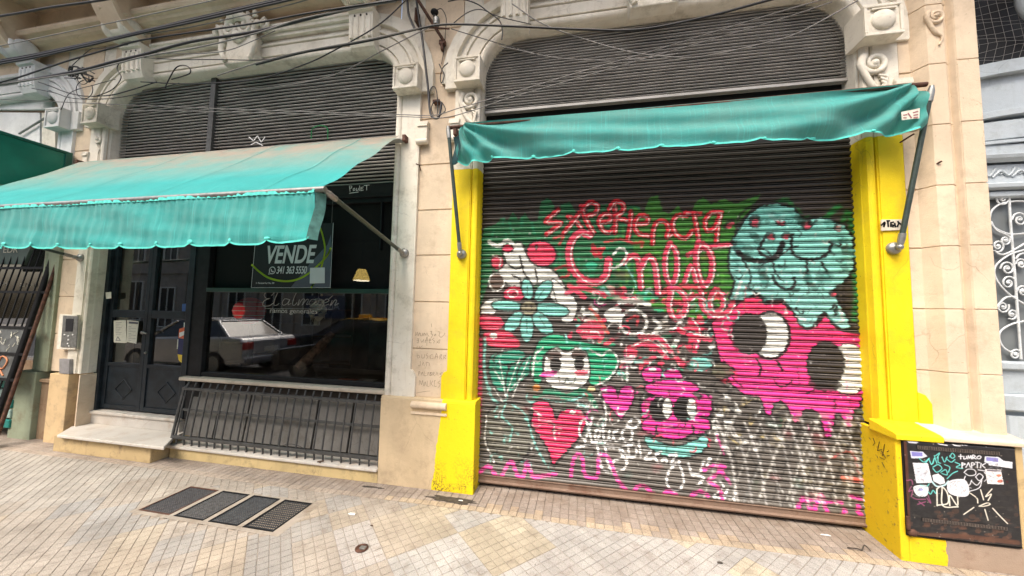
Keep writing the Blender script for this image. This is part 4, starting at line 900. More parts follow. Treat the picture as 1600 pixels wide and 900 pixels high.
MB().box(LX0, -1.6, YO+.06, 3.05, .30, .34).build('shop_floor', WOOD, bld)
MB().box(LX0, -1.79, YO+.30, YO+.34, 1.80, 2.9).build('transom_lining', plain('transom_lining', (.012, .012, .013), .8), bld) if False else None
# frame bars
fb = MB(); fb.box(-4.36, -4.10, YO-.01, YO+.05, .34, 2.75); fb.build('shop_post', IRON, bld, .004)
MB().box(-4.10, LX1, YO-.02, YO+.05, 1.755, 1.80).build('shop_transom_bar', plain('dark_green_bar', (.012, .045, .032), .5), bld, .003)
MB().box(-1.86, LX1, YO-.005, YO+.05, .84, 2.75).build('shop_post', IRON, bld, .003)
MB().box(-4.10, -1.86, YO-.004, YO+.05, .82, .865).build('shop_window_frame', IRON, bld, .003)
MB().box(-3.02, -2.99, YO-.006, YO+.04, 1.80, 2.745).build('shop_post', IRON, bld, .003)
MB().box(-2.0, -1.985, YO-.006, YO+.04, 2.2, 2.745).box(-4.1, -1.86, YO-.006, YO+.04, 2.70, 2.745).build('transom_frame', IRON, bld, .002)
wg = MB().add([(-4.10, YO+.03, .865), (-1.86, YO+.03, .865), (-1.86, YO+.03, 1.755), (-4.10, YO+.03, 1.755)], [(0, 1, 2, 3)]).build('window_pane', GLASS, bld, fix=False)

# perforated sheet behind the transom
pm = MB(); 
for i in range(300): x = -4.09+i*.0074; pm.box(x, x+.0034, YO+.06, YO+.062, 1.81, 2.70)
for j in range(110): z = 1.815+j*.0081; pm.box(-4.09, -1.88, YO+.058, YO+.0595, z, z+.0034)
struct(pm.build('perforated_sheet', plain('sheet_black', (.006, .006, .006), .9, .0), bld), 'stuff')
# cursive name on the pane
MET = plain('faded_gilt_paint', (.50, .45, .40), .6, 0, .15, 60, 0)
nm = MB(); yn = YO+.026
def pen(pts, w=.005): ribbon(nm, [on(a, b, y=yn)[[0, 2]] for a, b in cr(pts, 4)], w, yn)
pen([(424, 462), (430, 455), (422, 453), (413, 460), (416, 466), (422, 466)]); pen([(422, 466), (413, 470), (411, 477), (420, 478), (428, 473)], .006); pen([(436, 453), (430, 466), (428, 476), (432, 477), (436, 474)], .006)
pen([(452, 468), (445, 467), (441, 473), (443, 477), (449, 474), (453, 468), (450, 476), (455, 474)]); pen([(466, 452), (460, 464), (457, 475), (460, 477), (464, 473)], .006)
pen([(465, 477), (468, 468), (466, 477), (472, 468), (476, 468), (472, 477), (479, 468), (482, 469), (479, 476), (484, 474)]); pen([(494, 468), (487, 468), (483, 474), (486, 477), (491, 474), (495, 468), (492, 476), (497, 474)])
pen([(506, 469), (499, 469), (497, 475), (501, 477), (506, 470), (502, 482), (496, 484)]); pen([(506, 474), (514, 470), (511, 467), (506, 471), (507, 477), (514, 475)]); pen([(514, 467), (520, 462)], .004); pen([(516, 477), (519, 469), (517, 477), (523, 469), (526, 470), (523, 477), (529, 474)])
o_ = nm.build('painted_name', MET, wg)
q = on(421, 488.5, y=yn); textmesh('ramos generales', .074, MET, 'painted_line', wg, (q[0], yn, q[2]), 1.22, 0, .0006)
nm = MB(); yl = [on(a, b, y=yn)[[0, 2]] for a, b in ((414, 482), (519, 483))]; ribbon(nm, yl, .003, yn); nm.build('painted_rule', MET, wg)
# sill
MB().prismx([(YO-.075, .775), (YO-.08, .79), (YO-.075, .812), (YO+.03, .815), (YO+.03, .775)], -4.30, -1.80).build('window_sill', plaster('painted_sill', (.60, .52, .42), amt=.4, dirt=(.2, .15, .1)), bld, .004)
# under the window: slanted boards, kerb and step
bd = MB()
bx = [-4.18, -3.80, -3.42, -2.98, -2.60, -2.20, -1.80]
for i in range(6): bd.prismx([(YO+.005, .685), (YO-.075, .20), (YO-.06, .20), (YO+.02, .685)], bx[i]+.01, bx[i+1]-.01)
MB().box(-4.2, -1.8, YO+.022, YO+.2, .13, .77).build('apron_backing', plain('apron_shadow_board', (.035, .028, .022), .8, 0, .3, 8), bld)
bd.build('window_apron', BOARD, bld, .003)
MB().box(-4.20, -1.80, .0, .4, .0, .105).build('shop_kerb', plaster('yellowed_kerb', (.62, .48, .24), dirt=(.16, .12, .08), amt=.6, streak=.5, speck=.7), bld, .006)
MB().box(-4.22, -1.80, -.022, .4, .106, .135).build('kerb_slab', MARBLE, bld, .008)
st = MB(); st.box(-5.56, -4.225, -.15, .4, 0, .17); st.build('door_step', plaster('ochre_step', (.56, .42, .22), dirt=(.14, .1, .07), amt=.7, streak=.4, speck=.8), bld, .008)
MB().prismz([(-5.42, -.20), (-3.99, -.20), (-4.20, .03), (-4.26, .2), (-5.64, .2), (-5.64, .02)], .171, .203).build('step_slab', MARBLE, bld, .008)
MB().box(-5.63, -4.30, .145, .4, .203, .315).build('door_riser', MARBLE, bld, .004)
MB().box(-5.65, -4.30, .125, .4, .316, .352).build('threshold', MARBLE, bld, .01)

# ---------------------------------------------------------------- belly grille
gr = thing('window_guard', 'dark grey iron bar guard leaning out below the shop window', 'window guard', (-3.0, .05, .13))
XG = np.linspace(-4.16, -1.82, 25)
def gy(z): t = (z-.215)/.5; return .018+.072*t-.004*math.sin(PI*max(0, min(1, t)))
for i, x in enumerate(XG):
    m_ = MB(); pts = [(x+.002*math.sin(i*3), gy(z), z) for z in np.linspace(.215, .70, 8)]+[(x, .11, .765)]
    m_.tube(pts, .0085, 6)
    m_.tube([(x+.012, gy(.215)+.005, .136), (x+.012, gy(.215)+.002, .215)], .009, 6)
    m_.build('bar', BARGREY, gr)
for z, y, r in ((.70, gy(.70)-.006, .011), (.215, gy(.215)-.006, .013), (.485, gy(.485)+.012, .010)):
    m_ = MB(); m_.prismx([(y-r, z-r*1.1), (y-r, z+r*1.1), (y+r, z+r*1.1), (y+r, z-r*1.1)], -4.20, -1.80); m_.build('rail', BARGREY, gr, .002)
m_ = MB(); m_.tube([(x, gy(z)-.002, z) for x, z in ((-4.20, .14), (-4.20, .215), (-4.195, .40), (-4.19, .55), (-4.19, .70))], .014, 8); m_.tube([(-4.19, gy(.7), .70), (-4.19, .15, .76)], .012, 8); m_.build('side_bar', BARGREY, gr)
m_ = MB(); m_.tube(cr([(-2.86, .0, .23), (-2.80, -.005, .26), (-2.72, -.008, .275), (-2.63, -.005, .26), (-2.55, .0, .225)], 5), .003, 5); m_.build('loose_wire', CABLE, gr)

# ---------------------------------------------------------------- door leaves
dr_ = MB(); dr_.box(-5.64, -5.55, YO-.02, YO+.06, .352, 2.88).box(-4.36, -4.285, YO-.02, YO+.06, .352, 2.88).box(-5.55, -4.36, YO-.015, YO+.06, 2.44, 2.50).build('door_frame', DOORBLUE, bld, .004)
def leaf(x0, x1, dia):
    y = YO+.015; m_ = MB()
    m_.box(x0, x0+.055, y, y+.04, .37, 2.44).box(x1-.055, x1, y, y+.04, .37, 2.44)
    for a, b in ((.37, .42), (.865, .905), (1.44, 1.53), (2.38, 2.44)): m_.box(x0+.055, x1-.055, y+.001, y+.039, a, b)
    m_.box(x0+.055, x1-.055, y+.012, y+.035, .42, .865)
    o_ = m_.build('door_leaf', DOORBLUE, bld, .003)
    d = MB(); cx, cz = dia; d.tube([(cx+.125, y+.011, cz), (cx, y+.011, cz+.115), (cx-.125, y+.011, cz), (cx, y+.011, cz-.115), (cx+.125, y+.011, cz)], .008, 6); d.build('diamond_moulding', DOORBLUE, o_)
    for a, b in ((.905, 1.44), (1.53, 2.38)): MB().add([(x0+.055, y+.03, a), (x1-.055, y+.03, a), (x1-.055, y+.03, b), (x0+.055, y+.03, b)], [(0, 1, 2, 3)]).build('door_pane', GLASS, o_, fix=False)
    return o_
l1 = leaf(-5.55, -4.957, (-5.235, .60)); l2 = leaf(-4.953, -4.36, (-4.60, .60))
hd = MB(); hd.tube([(-4.99, YO-.012, 1.27), (-4.93, YO-.045, 1.285), (-4.87, YO-.035, 1.265)], .009, 8); hd.ball((-4.99, YO+.0, 1.27), .018, .018, .018, 12, 6); hd.build('handle', STEEL, l1)
MB().ball((-4.925, YO+.005, 1.04), .010, .012, .014, 12, 6).build('keyhole', STEEL, l2)
def sheet(name, pts, y, mat, label, cat, grp=None, th=.0012):
    m_ = MB(); m_.prism([on(a, b, y=y)[[0, 2]] for a, b in pts], y-th, y); o_ = m_.build(name, mat); tag(o_, label, cat, grp); return o_
YP = YO+.028
n1 = sheet('paper_notice', [(178, 501), (197, 500), (198, 536), (178, 535)], YP-.004, PAPER, 'white notice with a black triangle taped to the left door pane', 'notice')
m_ = MB(); ribbon(m_, [on(a, b, y=YP-.006)[[0, 2]] for a, b in ((181, 532), (184, 526), (188, 532), (181, 532))], .006, YP-.0055)
for k in range(8): ribbon(m_, [on(a, b, y=YP-.006)[[0, 2]] for a, b in ((181, 504+k*2.6), (190-(k % 3)*2, 504+k*2.6))], .003, YP-.0055)
m_.build('print', SIGNGRY, n1)
n2 = sheet('paper_notice', [(199, 500), (217, 502), (213, 537), (198, 534)], YP-.008, PAPER, 'cream printed list taped to the left door pane beside the handle', 'notice')
m_ = MB(); ribbon(m_, [on(a, b, y=YP-.0095)[[0, 2]] for a, b in ((202, 504), (215, 505))], .022, YP-.0095)
for k in range(9): ribbon(m_, [on(a, b, y=YP-.0095)[[0, 2]] for a, b in ((201, 510+k*2.7), (205+(k % 2)*7, 510.4+k*2.7))], .003, YP-.0095)
m_.build('print', SIGNGRY, n2)
sheet('small_sticker', [(165, 457), (174, 456), (174, 466), (166, 467)], YO-.022, PAPER, 'small cream paper scrap stuck on the left door post', 'sticker')
sheet('blue_sticker', [(285, 475), (297, 474), (297, 490), (284, 490)], YP-.004, plain('blue_print', (.03, .10, .32), .5), 'small blue sticker low on the upper right door pane', 'sticker')
t_ = thing('pennant_sticker', 'tall colourful pennant sticker in red, navy and yellow on the right door leaf', 'sticker', tuple(on(289, 535, y=YO)))
def pchip(nm_, pts, mat, dy=0): m_ = MB(); m_.prism([on(a, b, y=YO+.010)[[0, 2]] for a, b in pts], YO+.008-dy, YO+.010-dy); return m_.build(nm_, mat, t_)
pchip('tip', [(287.5, 504), (293.5, 504), (293, 518), (287, 518)], WPAPER)
pchip('red_field', [(280.5, 514), (286, 512), (293, 510), (292.5, 530), (279.5, 528)], plain('orange_red_print', (.75, .14, .05), .5), .002); pchip('white_field', [(281, 520), (292, 516), (291, 522), (281, 527)], WPAPER, .004)
pchip('navy_field', [(279.5, 529), (292.5, 530.5), (291.5, 555), (278, 553)], plain('navy_print', (.008, .012, .08), .5), .002)
pchip('yellow_point', [(278, 553.5), (291.5, 555.5), (289, 565), (285, 567.5), (280, 563)], plain('yellow_print', (.72, .50, .04), .5), .002); pchip('strip', [(277.5, 530), (279, 530), (278, 545), (276.5, 545)], PAPER, .0)
for (a, b, c) in ((288.5, 533, (.7, .25, .06)), (287.5, 539.5, (.10, .3, .6)), (287, 548, (.7, .35, .12))): m_ = MB(); q = on(a, b, y=YO); m_.lathe((q[0], YO+.0055, q[2]), [(.022, 0), (.021, -.001), (.001, -.0012)], 16, 'y'); m_.build('dot', plain('dot_print', c, .5), t_)

# ---------------------------------------------------------------- what stands inside the window
lan = thing('paper_lantern', 'round red paper lantern hanging behind the shop window', 'lantern', (-3.70, .34, 1.55))
m_ = MB(); m_.lathe((-3.70, .34, 1.55), [(.02, .15), (.07, .14)]+[(.155*math.sin(PI*(k+1)/12)+(.004 if k % 2 else 0), .15*math.cos(PI*(k+1)/12)) for k in range(11)]+[(.07, -.14), (.02, -.15)], 26); m_.build('shade', plain('red_paper', (.75, .02, .025), .6, 0, .1, 20), lan)
for k in range(5):
    z = 1.45+k*.05; r = math.sqrt(max(.001, .158**2-(z-1.55)**2)); m_ = MB(); m_.tube([(-3.70+r*math.cos(a), .34+r*math.sin(a), z) for a in np.linspace(0, 2*PI, 25)], .003, 5, False); m_.build('hoop', PAPER, lan)
m_ = MB(); m_.tube([(-3.70, .34, 1.69), (-3.70, .34, 2.9)], .003, 5); m_.build('cord', CABLE, lan)
fl = thing('paper_flower', 'cream folded paper flower hanging in the shop window beside the painted name', 'paper decoration', (-2.80, .33, 1.55))
r = random.Random(3); m_ = MB()
for k in range(34):
    a = r.uniform(0, 2*PI); ph = r.uniform(-.9, 1.2); c = Vector((-2.80+.075*math.cos(a)*math.cos(ph), .33+.07*math.sin(a)*math.cos(ph), 1.575+.11*math.sin(ph)))
    d = (c-Vector((-2.80, .33, 1.57))).normalized(); u = d.cross(Vector((0, 0, 1))).normalized()*.05; w_ = d.cross(u).normalized()*.05+Vector((0, 0, -.02))
    m_.add([c-u, c-w_*.5+d*.02, c+u, c+w_*.6+d*.03], [(0, 1, 2, 3)])
m_.build('petals', plain('cream_tissue', (.82, .78, .62), .8, 0, .05, 30), fl, fix=False)
m_ = MB(); m_.box(-2.825, -2.775, .31, .34, 1.41, 1.48); m_.tube([(-2.80, .33, 1.65), (-2.80, .33, 2.9)], .002, 5); m_.build('tag', PAPER, fl)
lp = thing('pendant_lamp', 'small lit pendant lamp with a yellow wicker shade in the dark transom', 'lamp', (-2.70, .9, 2.03))
lq = on(565, 430, y=.9)
m_ = MB(); m_.lathe((lq[0], .9, lq[2]), [(.045, .075), (.06, .05), (.085, -.02), (.10, -.065), (.095, -.065), (.06, .04)], 24); sh = m_.build('lamp_shade', None, lp)
mt, t, b = nt('wicker_glow'); b.inputs['Base Color'].default_value = (.5, .33, .08, 1); b.inputs['Emission Color'].default_value = (.9, .62, .16, 1); b.inputs['Emission Strength'].default_value = .9; w_ = node(t, 'ShaderNodeTexChecker'); w_.inputs['Scale'].default_value = 90; t.links.new(pos(t), w_.inputs['Vector']); bump(t, b, w_.outputs['Fac'], .5, .004); sh.data.materials.append(mt)
mt, t, b = nt('bulb_glow'); b.inputs['Emission Color'].default_value = (1, .86, .6, 1); b.inputs['Emission Strength'].default_value = 2.2
m_ = MB(); m_.lathe((lq[0], .9, lq[2]), [(.092, -.060), (.09, -.072), (.001, -.076)], 20); m_.build('diffuser', mt, lp)
m_ = MB(); m_.tube([(lq[0], .9, lq[2]+.07), (lq[0], .9, 2.92)], .003, 5); m_.build('cord', CABLE, lp)
wd = thing('leaning_log', 'old split log leaning behind the window sill', 'log', (-3.2, .6, .9))
a = on(468, 575, y=.45); b = on(520, 520, y=.62); m_ = MB(); m_.tube(cr([tuple(a), tuple((a+b)/2+np.array([.02, 0, .02])), tuple(b)], 5), [.055, .06, .06, .055, .05, .05, .055, .05, .05, .045, .04], 9); m_.build('trunk', plain('split_log', (.22, .13, .08), .8, 0, .4, 20, .6), wd)
MB().box(-4.1, -1.86, YO+.06, .95, .82, .845).build('display_shelf', plain('worn_shelf', (.07, .055, .045), .6, 0, .3, 6), bld)
sheet_ = [(-2.35, .30, .30, .12, (.35, .12, .08)), (-2.18, .34, .18, .14, (.4, .4, .4)), (-3.55, .32, .25, .04, (.30, .28, .12)), (-2.62, .42, .3, .1, (.10, .10, .10))]
for i, (x, y, w, h, c) in enumerate(sheet_):
    lab = ['red and white leaflet lying on the window shelf near the right post', 'pale leaflet lying on the window shelf at its far right', 'narrow yellow ruler lying on the window shelf', 'black folder lying on the middle of the window shelf'][i]
    o_ = MB().box(x-w/2, x+w/2, y-h/2, y+h/2, .8455, .8495).build(['leaflet', 'leaflet', 'ruler', 'folder'][i], plain('print_%d' % i, c, .7)); tag(o_, lab, ['leaflet', 'leaflet', 'ruler', 'folder'][i])
for i, (x, h, w, c) in enumerate(((-5.35, 1.3, .55, (.12, .08, .05)), (-4.75, 1.0, .5, (.09, .07, .05)), (-3.6, 1.6, .7, (.10, .07, .05)), (-2.4, 1.5, .6, (.07, .055, .045)))):
    t_ = thing('shop_shelf', ['tall brown cabinet seen through the left door pane', 'low brown cabinet seen through the right door pane', 'open shelving deep inside the shop behind the red lantern', 'dark shelving deep inside the shop behind the paper flower'][i], 'shelf', (x, 1.8, .34))
    m_ = MB(); m_.box(x-w/2, x-w/2+.03, 1.6, 2.0, .34, .34+h).box(x+w/2-.03, x+w/2, 1.6, 2.0, .34, .34+h).box(x-w/2+.03, x+w/2-.03, 1.97, 2.0, .34, .34+h); m_.build('carcass', plain('cabinet_%d' % i, c, .6), t_)
    for k in range(4): m_ = MB(); m_.box(x-w/2+.031, x+w/2-.031, 1.6, 1.96, .36+h*k/4, .38+h*k/4); m_.build('shelf_board', WOOD, t_)

# ================================================================== FOR-SALE SIGN
sg = thing('for_sale_sign', 'black for-sale banner with VENDE in grey and a lime curve hanging under the green awning', 'sign', (-2.94, .08, 1.8))
ys = .085
MB().prism([(-3.415, 1.80), (-2.465, 1.805), (-2.47, 2.47), (-3.40, 2.47)], ys, ys+.004).build('banner', SIGNBLK, sg)
def S(a, b): return on(a, b, y=ys)[[0, 2]]
m_ = MB(); m_.prism([S(454, 449.5), S(486, 410), S(512, 382), S(517.5, 366), S(516, 449)], ys-.0015, ys-.0005); m_.build('grey_field', SIGNGRY, sg)
m_ = MB(); ribbon(m_, [S(a, b) for a, b in cr([(394, 414), (405, 424), (420, 434), (440, 439), (460, 438), (480, 429), (500, 412), (511, 400), (517, 388)], 6)], .02, ys-.0020, .001); ribbon(m_, [S(a, b) for a, b in cr([(500, 354), (505, 370), (508, 388), (506, 404), (500, 424), (492, 440), (487, 449)], 6)], .018, ys-.0032, .001); m_.build('lime_curve', LIME, sg)
q = S(414, 411); textmesh('VENDE', .262, SIGNTXT, 'big_word', sg, (q[0], ys-.003, q[1]), .72, .22, .0008, bold=.006)
q = S(432, 427.5); textmesh('341 363 5550', .108, SIGNTXT, 'phone_number', sg, (q[0], ys-.0045, q[1]), .66, .2, .0006, bold=.0015, spacing=.92)
m_ = MB(); c = S(426, 422.5); m_.tube([(c[0]+.036*math.cos(a), ys-.004, c[1]+.036*math.sin(a)) for a in np.linspace(-2.2, 2*PI-2.5, 26)], .0045, 6, flat=.3); m_.tube([(c[0]-.036, ys-.004, c[1]-.018), (c[0]-.042, ys-.004, c[1]-.042), (c[0]-.018, ys-.004, c[1]-.034)], .004, 6, flat=.3)
m_.tube(cr([(c[0]-.014, ys-.004, c[1]+.014), (c[0]-.010, ys-.004, c[1]-.004), (c[0]+.004, ys-.004, c[1]-.014), (c[0]+.016, ys-.004, c[1]-.010)], 4), .006, 6, flat=.3); m_.build('handset_badge', SIGNTXT, sg)
q = S(400, 443.5); textmesh('C. Matricula Prof. Mat. 398', .026, SIGNTXT, 'small_print', sg, (q[0], ys-.003, q[1]), .8, .1, .0004)
# light rectangle where the code panel sits (left blank)
m_ = MB(); m_.prism([S(485, 418.5), S(508, 418), S(508, 442.5), S(484.5, 443)], ys-.0055, ys-.0045); m_.build('blank_panel', SIGNTXT, sg)
m_ = MB(); e = .004
for a, b in (((-3.415, 1.80), (-3.40, 2.47)), ((-2.465, 1.805), (-2.47, 2.47))): ribbon(m_, [a, b], .004, ys-.001)
ribbon(m_, [(-3.415, 1.80), (-2.465, 1.805)], .004, ys-.001); m_.build('hem', SIGNTXT, sg)
m_ = MB(); m_.tube([(-3.38, ys, 2.47), (-3.35, .12, 2.76)], .002, 5); m_.tube([(-2.49, ys, 2.47), (-2.52, .12, 2.76)], .002, 5); m_.build('hanging_cord', CABLEG, sg)
# ================================================================== AWNINGS
def mount(parent, p, mat=STEEL):
    m_ = MB(); m_.lathe((p[0], 0.012, p[2]), [(.045, .02), (.045, .0), (.036, -.012), (.018, -.02)], 18, 'y'); m_.ball((p[0], p[1]-.02, p[2]), .022, .022, .022, 14, 8); m_.build('wall_mount', mat, parent)
def arm(parent, a, b):
    a, b = Vector(a), Vector(b); d = (b-a).normalized(); m_ = MB(); m_.tube([a+d*.07, b-d*.07], .0165, 12); m_.build('arm', PAINTTUBE, parent)
    m_ = MB(); m_.tube([a, a+d*.05, a+d*.10], [.014, .021, .021], 10); m_.tube([b-d*.11, b-d*.04, b], [.021, .021, .012], 10); m_.build('arm_socket', STEEL, parent)
aw = thing('extended_awning', 'faded teal fabric awning stretched out over the shop door and window, dusty along its top', 'awning', (-3.8, 0, 3.27), 'teal fabric awnings')
AX0, AX1 = -5.84, -1.70; ZR, ZB, YB_ = 3.275, 2.365, -1.09
def canopy(u, v):
    x = AX0+(AX1-AX0)*u+(.045*v if u > .98 else 0)
    y = -.035+(YB_+.035)*v; z = ZR+(ZB-ZR)*v
    sag = -.030*math.sin(PI*v)*(1-.5*u)-.02*math.sin(PI*v)*math.exp(-((u-1)/.05)**2)
    wr = .007*math.sin(u*60+3*math.sin(u*9))*v**4+.012*math.sin((u*14-v*11)+2*math.sin(u*4))*math.sin(PI*v)*.6+.010*math.sin(u*21+v*5)*v*v*.7+.016*math.sin((u*9-v*7))*math.sin(PI*v)*.35+.018*math.sin((1-u)*42+v*13)*math.exp(-(1-u)*6)*math.sin(PI*v)
    return (x-.035*math.sin(PI*v)*(u**30), y, z+sag+wr)
m_ = MB().grid(canopy, 220, 60); m_.build('canopy', TEALFAB, aw, fix=False)
SC = [-5.80, -5.52, -5.24, -4.96, -4.66, -4.38, -4.10, -3.845, -3.51, -3.227, -2.90, -2.603, -2.28, -1.98, -1.665]
def scal(x, arr, d):
    for a, b in zip(arr[:-1], arr[1:]):
        if a <= x <= b: t = (x-a)/(b-a); return -d*(1-abs(2*t-1)**5)
    return 0
for us in (.135, .40, .665, .90):
    m_ = MB()
    def seam(u, v, us=us): x, y, z = canopy(us+.0022*(u-.5), v); return (x, y-.0015, z+.0035)
    m_.grid(seam, 1, 60); m_.build('seam', plain('stitched_seam', (.02, .26, .24), .8, 0, .1, 20) if us == .135 else bpy.data.materials['stitched_seam'], aw, fix=False)
def valance(u, v):
    x = SC[0]+(SC[-1]-SC[0])*u; zt = 2.350; zb = 2.030+.012*math.sin(u*7)+scal(x, SC, .022)
    z = zt+(zb-zt)*v; ph = sum(math.exp(-((x-s_)/.05)**2) for s_ in SC)
    y = -1.10-.010*v+.006*v*math.sin(x*23+1.7*math.sin(x*3.1))+.0025*math.sin(x*71+v*3+2*math.sin(x*5))-.012*ph*v+.005*math.sin(x*7.3+z*21+math.sin(x*2))+.003*math.sin(z*55+x*4)*v+.012*math.sin(4*v+(SC[-1]-x)*9)*math.exp(-(SC[-1]-x)*2.2)
    return (x, y, z)
m_ = MB().grid(valance, 520, 26); m_.build('valance', TEALVAL, aw, fix=False)
def trim_of(fn, arr, name, par, th=.012):
    m_ = MB(); n = 420
    def f(u, v): x, y, z = fn(u, 1.0); return (x, y-.004-.002*math.sin(x*60), z+th*(1-v)-.003)
    m_.grid(f, n, 2); m_.build(name, TEALTRIM, par, fix=False)
    for s_ in arr[1:-1]:
        u = (s_-arr[0])/(arr[-1]-arr[0]); x, y, z = fn(u, 1.0); q = MB()
        q.ball((x+.004*math.sin(s_*50), y-.005, z+.010), .018+.006*math.sin(s_*31), .004, .012+.004*math.cos(s_*17), 10, 5); q.build('trim_knot', TEALTRIM, par)
trim_of(valance, SC, 'trim', aw)
m_ = MB(); 
def stitch(u, v): x, y, z = valance(u, 0.0); return (x, y-.006-.004*math.sin(x*150)*v, z+.010-.022*v)
m_.grid(stitch, 560, 2); m_.build('stitched_edge', TEALTRIM, aw, fix=False)
def fl_(u, v): return (-1.665+.032*u-.010*v, -1.10+.012*math.sin(v*5)+.06*u-.03*v, 2.345-.315*v)
m_ = MB().grid(fl_, 6, 16); m_.build('side_return', plain('pale_dusty_teal', (.10, .26, .22), .85, 0, .2, 20), aw, fix=False)
m_ = MB(); m_.tube([(AX0-.02, YB_, 2.358), (-1.60, YB_, 2.362)], .019, 12); m_.build('front_bar', STEEL, aw)
m_ = MB(); m_.tube([(AX0-.02, -.0, ZR-.03), (AX1+.03, -.0, ZR-.03)], .022, 14); m_.build('roller', STEEL, aw)
MB().box(AX1+.02, AX1+.055, -.03, .035, ZR-.05, ZR+.012).build('end_plate', RUST, aw, .004); MB().box(AX0-.06, AX0-.02, -.05, .035, ZR-.07, ZR+.03).build('end_plate', RUST, aw, .004)
for x in (-1.634, -5.775): arm(aw, (x, -.02, 2.136), (x+.02, YB_+.01, 2.358)); mount(aw, (x, -.01, 2.136))

aw2 = thing('folded_awning', 'rolled up teal awning hanging wrinkled across the graffiti shutter, with folded arms', 'awning', (.66, 0, 3.29), 'teal fabric awnings')
BX0, BX1 = -1.055, 2.375
SR = [-1.05, -.735, -.387, -.05, .293, .626, .999, 1.34, 1.672, 2.013, 2.33]
def drape(u, v):
    x = BX0+(BX1-BX0)*u; zt = 3.292; zb = 2.935+scal(x, SR, .018)-.02*math.exp(-(u/.06)**2)
    z = zt+(zb-zt)*v
    def fan(xc, sgn, A, k, dec):
        dx = abs(x-xc)+.03; a = math.atan2((zt-z)+.004, dx); r = math.hypot(dx, zt-z); return A*math.sin(a*k+.6*r)*math.exp(-r/dec)*min(1, r*5)
    y = -.145-.05*math.sin(PI*min(1, v*1.05))*.6+fan(BX0, 1, .046, 15, 1.5)+fan(BX1, -1, .055, 13, 1.7)
    y += .016*math.sin(z*34+x*2.2+.8*math.sin(x*1.7))*math.sin(PI*v)+.006*math.sin(x*9+z*21)*v+.004*math.sin(x*31+z*9)*v
    xo = .04*math.sin(v*PI)*(1 if u > .5 else -1)*abs(2*u-1)**8 - (.05*(1-v)*(2*u-1)**31) + (.045*math.sin(v*9)*v)*(u**60)
    return (x+xo, y, z)
m_ = MB().grid(drape, 420, 40); m_.build('canopy', TEALVAL, aw2, fix=False); trim_of(drape, SR, 'trim', aw2, .013)
m_ = MB(); m_.tube([(-1.17, -.10, 3.272), (2.46, -.10, 3.292)], .017, 12); m_.build('roller', RUST, aw2)
m_ = MB()
def flap(u, v): return (-1.12+.065*u+.012*math.sin(v*4)+.008*v, -.13-.025*u+.012*math.sin(v*6), 3.17-.26*v-.012*math.sin(u*PI))
m_.grid(flap, 8, 20); m_.build('side_flap', DKTEAL, aw2, fix=False)
m_ = MB(); m_.box(2.415, 2.445, -.115, .02, 3.165, 3.24); m_.box(-1.13, -1.10, -.11, .03, 3.20, 3.27); m_.build('wall_plate', RUST, aw2, .003)
tp_ = on(700, 197, y=-.15); bp_ = on(719, 396, y=-.02); arm(aw2, tuple(bp_), tuple(tp_)); mount(aw2, (bp_[0], -.01, bp_[2]))
tp_ = on(1456, 134, y=-.16); bp_ = on(1406, 386, y=-.03); arm(aw2, tuple(bp_), tuple(tp_)); mount(aw2, (bp_[0], -.01, bp_[2]))
m_ = MB(); yl_ = -.20
m_.prism([on(a, b, y=yl_)[[0, 2]] for a, b in ((1408, 175), (1424, 172), (1437, 169), (1436, 185), (1424, 186), (1409, 188))], yl_-.002, yl_); lb = m_.build('label_patch', PAPER, aw2)
m_ = MB()
for pts in ([(1412, 180), (1417, 179)], [(1412, 184), (1416, 184)], [(1419, 177), (1424, 184)], [(1427, 176), (1434, 174)], [(1428, 180), (1434, 179)], [(1428, 184), (1434, 183)]): ribbon(m_, [on(a, b, y=yl_-.003)[[0, 2]] for a, b in pts], .008, yl_-.0025)
m_.build('faded_print', plain('faded_maroon', (.3, .12, .12), .8), lb)

# ================================================================== GAS CABINET
gc = thing('metal_meter_cabinet', 'black metal meter cabinet covered in stickers and marker tags on the right plinth', 'cabinet', (2.45, -.16, .17))
MB().box(2.145, 2.752, -.160, .05, .172, .792).build('casing', IRON, gc, .004)
YCB = -.170
cc = Canvas(2.12, 2.78, .14, .85, .0018, YCB, srgb(30, 29, 31))
for i in range(700):
    x, y = rng.uniform(1405, 1590), rng.uniform(680, 850); k = max(0, (y-790)/60)
    cc.ell(x, y, rng.uniform(1.5, 7), rng.uniform(1, 4), (104, 72, 56) if rng.rand() < k else (46, 45, 46), .25+.25*k)
for p_ in ([(1414, 690), (1418, 760), (1420, 835)],): cc.stroke(p_, 5, (86, 50, 36), .8, 2)
cc.stroke([(1420, 836), (1500, 838), (1590, 848)], 8, (96, 62, 46), .8, 3)
W_ = (236, 236, 240); TQ = (110, 214, 206); PU = (150, 80, 116)
cc.poly([(1413, 681), (1450, 682), (1446, 690), (1440, 688), (1432, 693), (1420, 692)], (206, 206, 214), .95, smooth=False)
for p_ in ([(1450, 684), (1468, 694), (1480, 696)], [(1462, 686), (1474, 684), (1492, 696), (1500, 697)], [(1500, 686), (1494, 694), (1500, 690), (1505, 696)], [(1470, 690), (1496, 694)], [(1518, 686), (1532, 692), (1522, 695)], [(1530, 690), (1542, 698), (1536, 692)]): cc.stroke(p_, 1.6, W_, .8, .8, False)
cc.ring(1511, 691, 5, 5, 1.5, W_, .9)
cc.poly([(1558, 689), (1577, 691), (1578, 700), (1559, 698)], (226, 228, 234), smooth=False); cc.stroke([(1561, 693), (1575, 695)], 1, (110, 110, 180)); cc.stroke([(1561, 696), (1573, 697)], 1, (110, 110, 180))
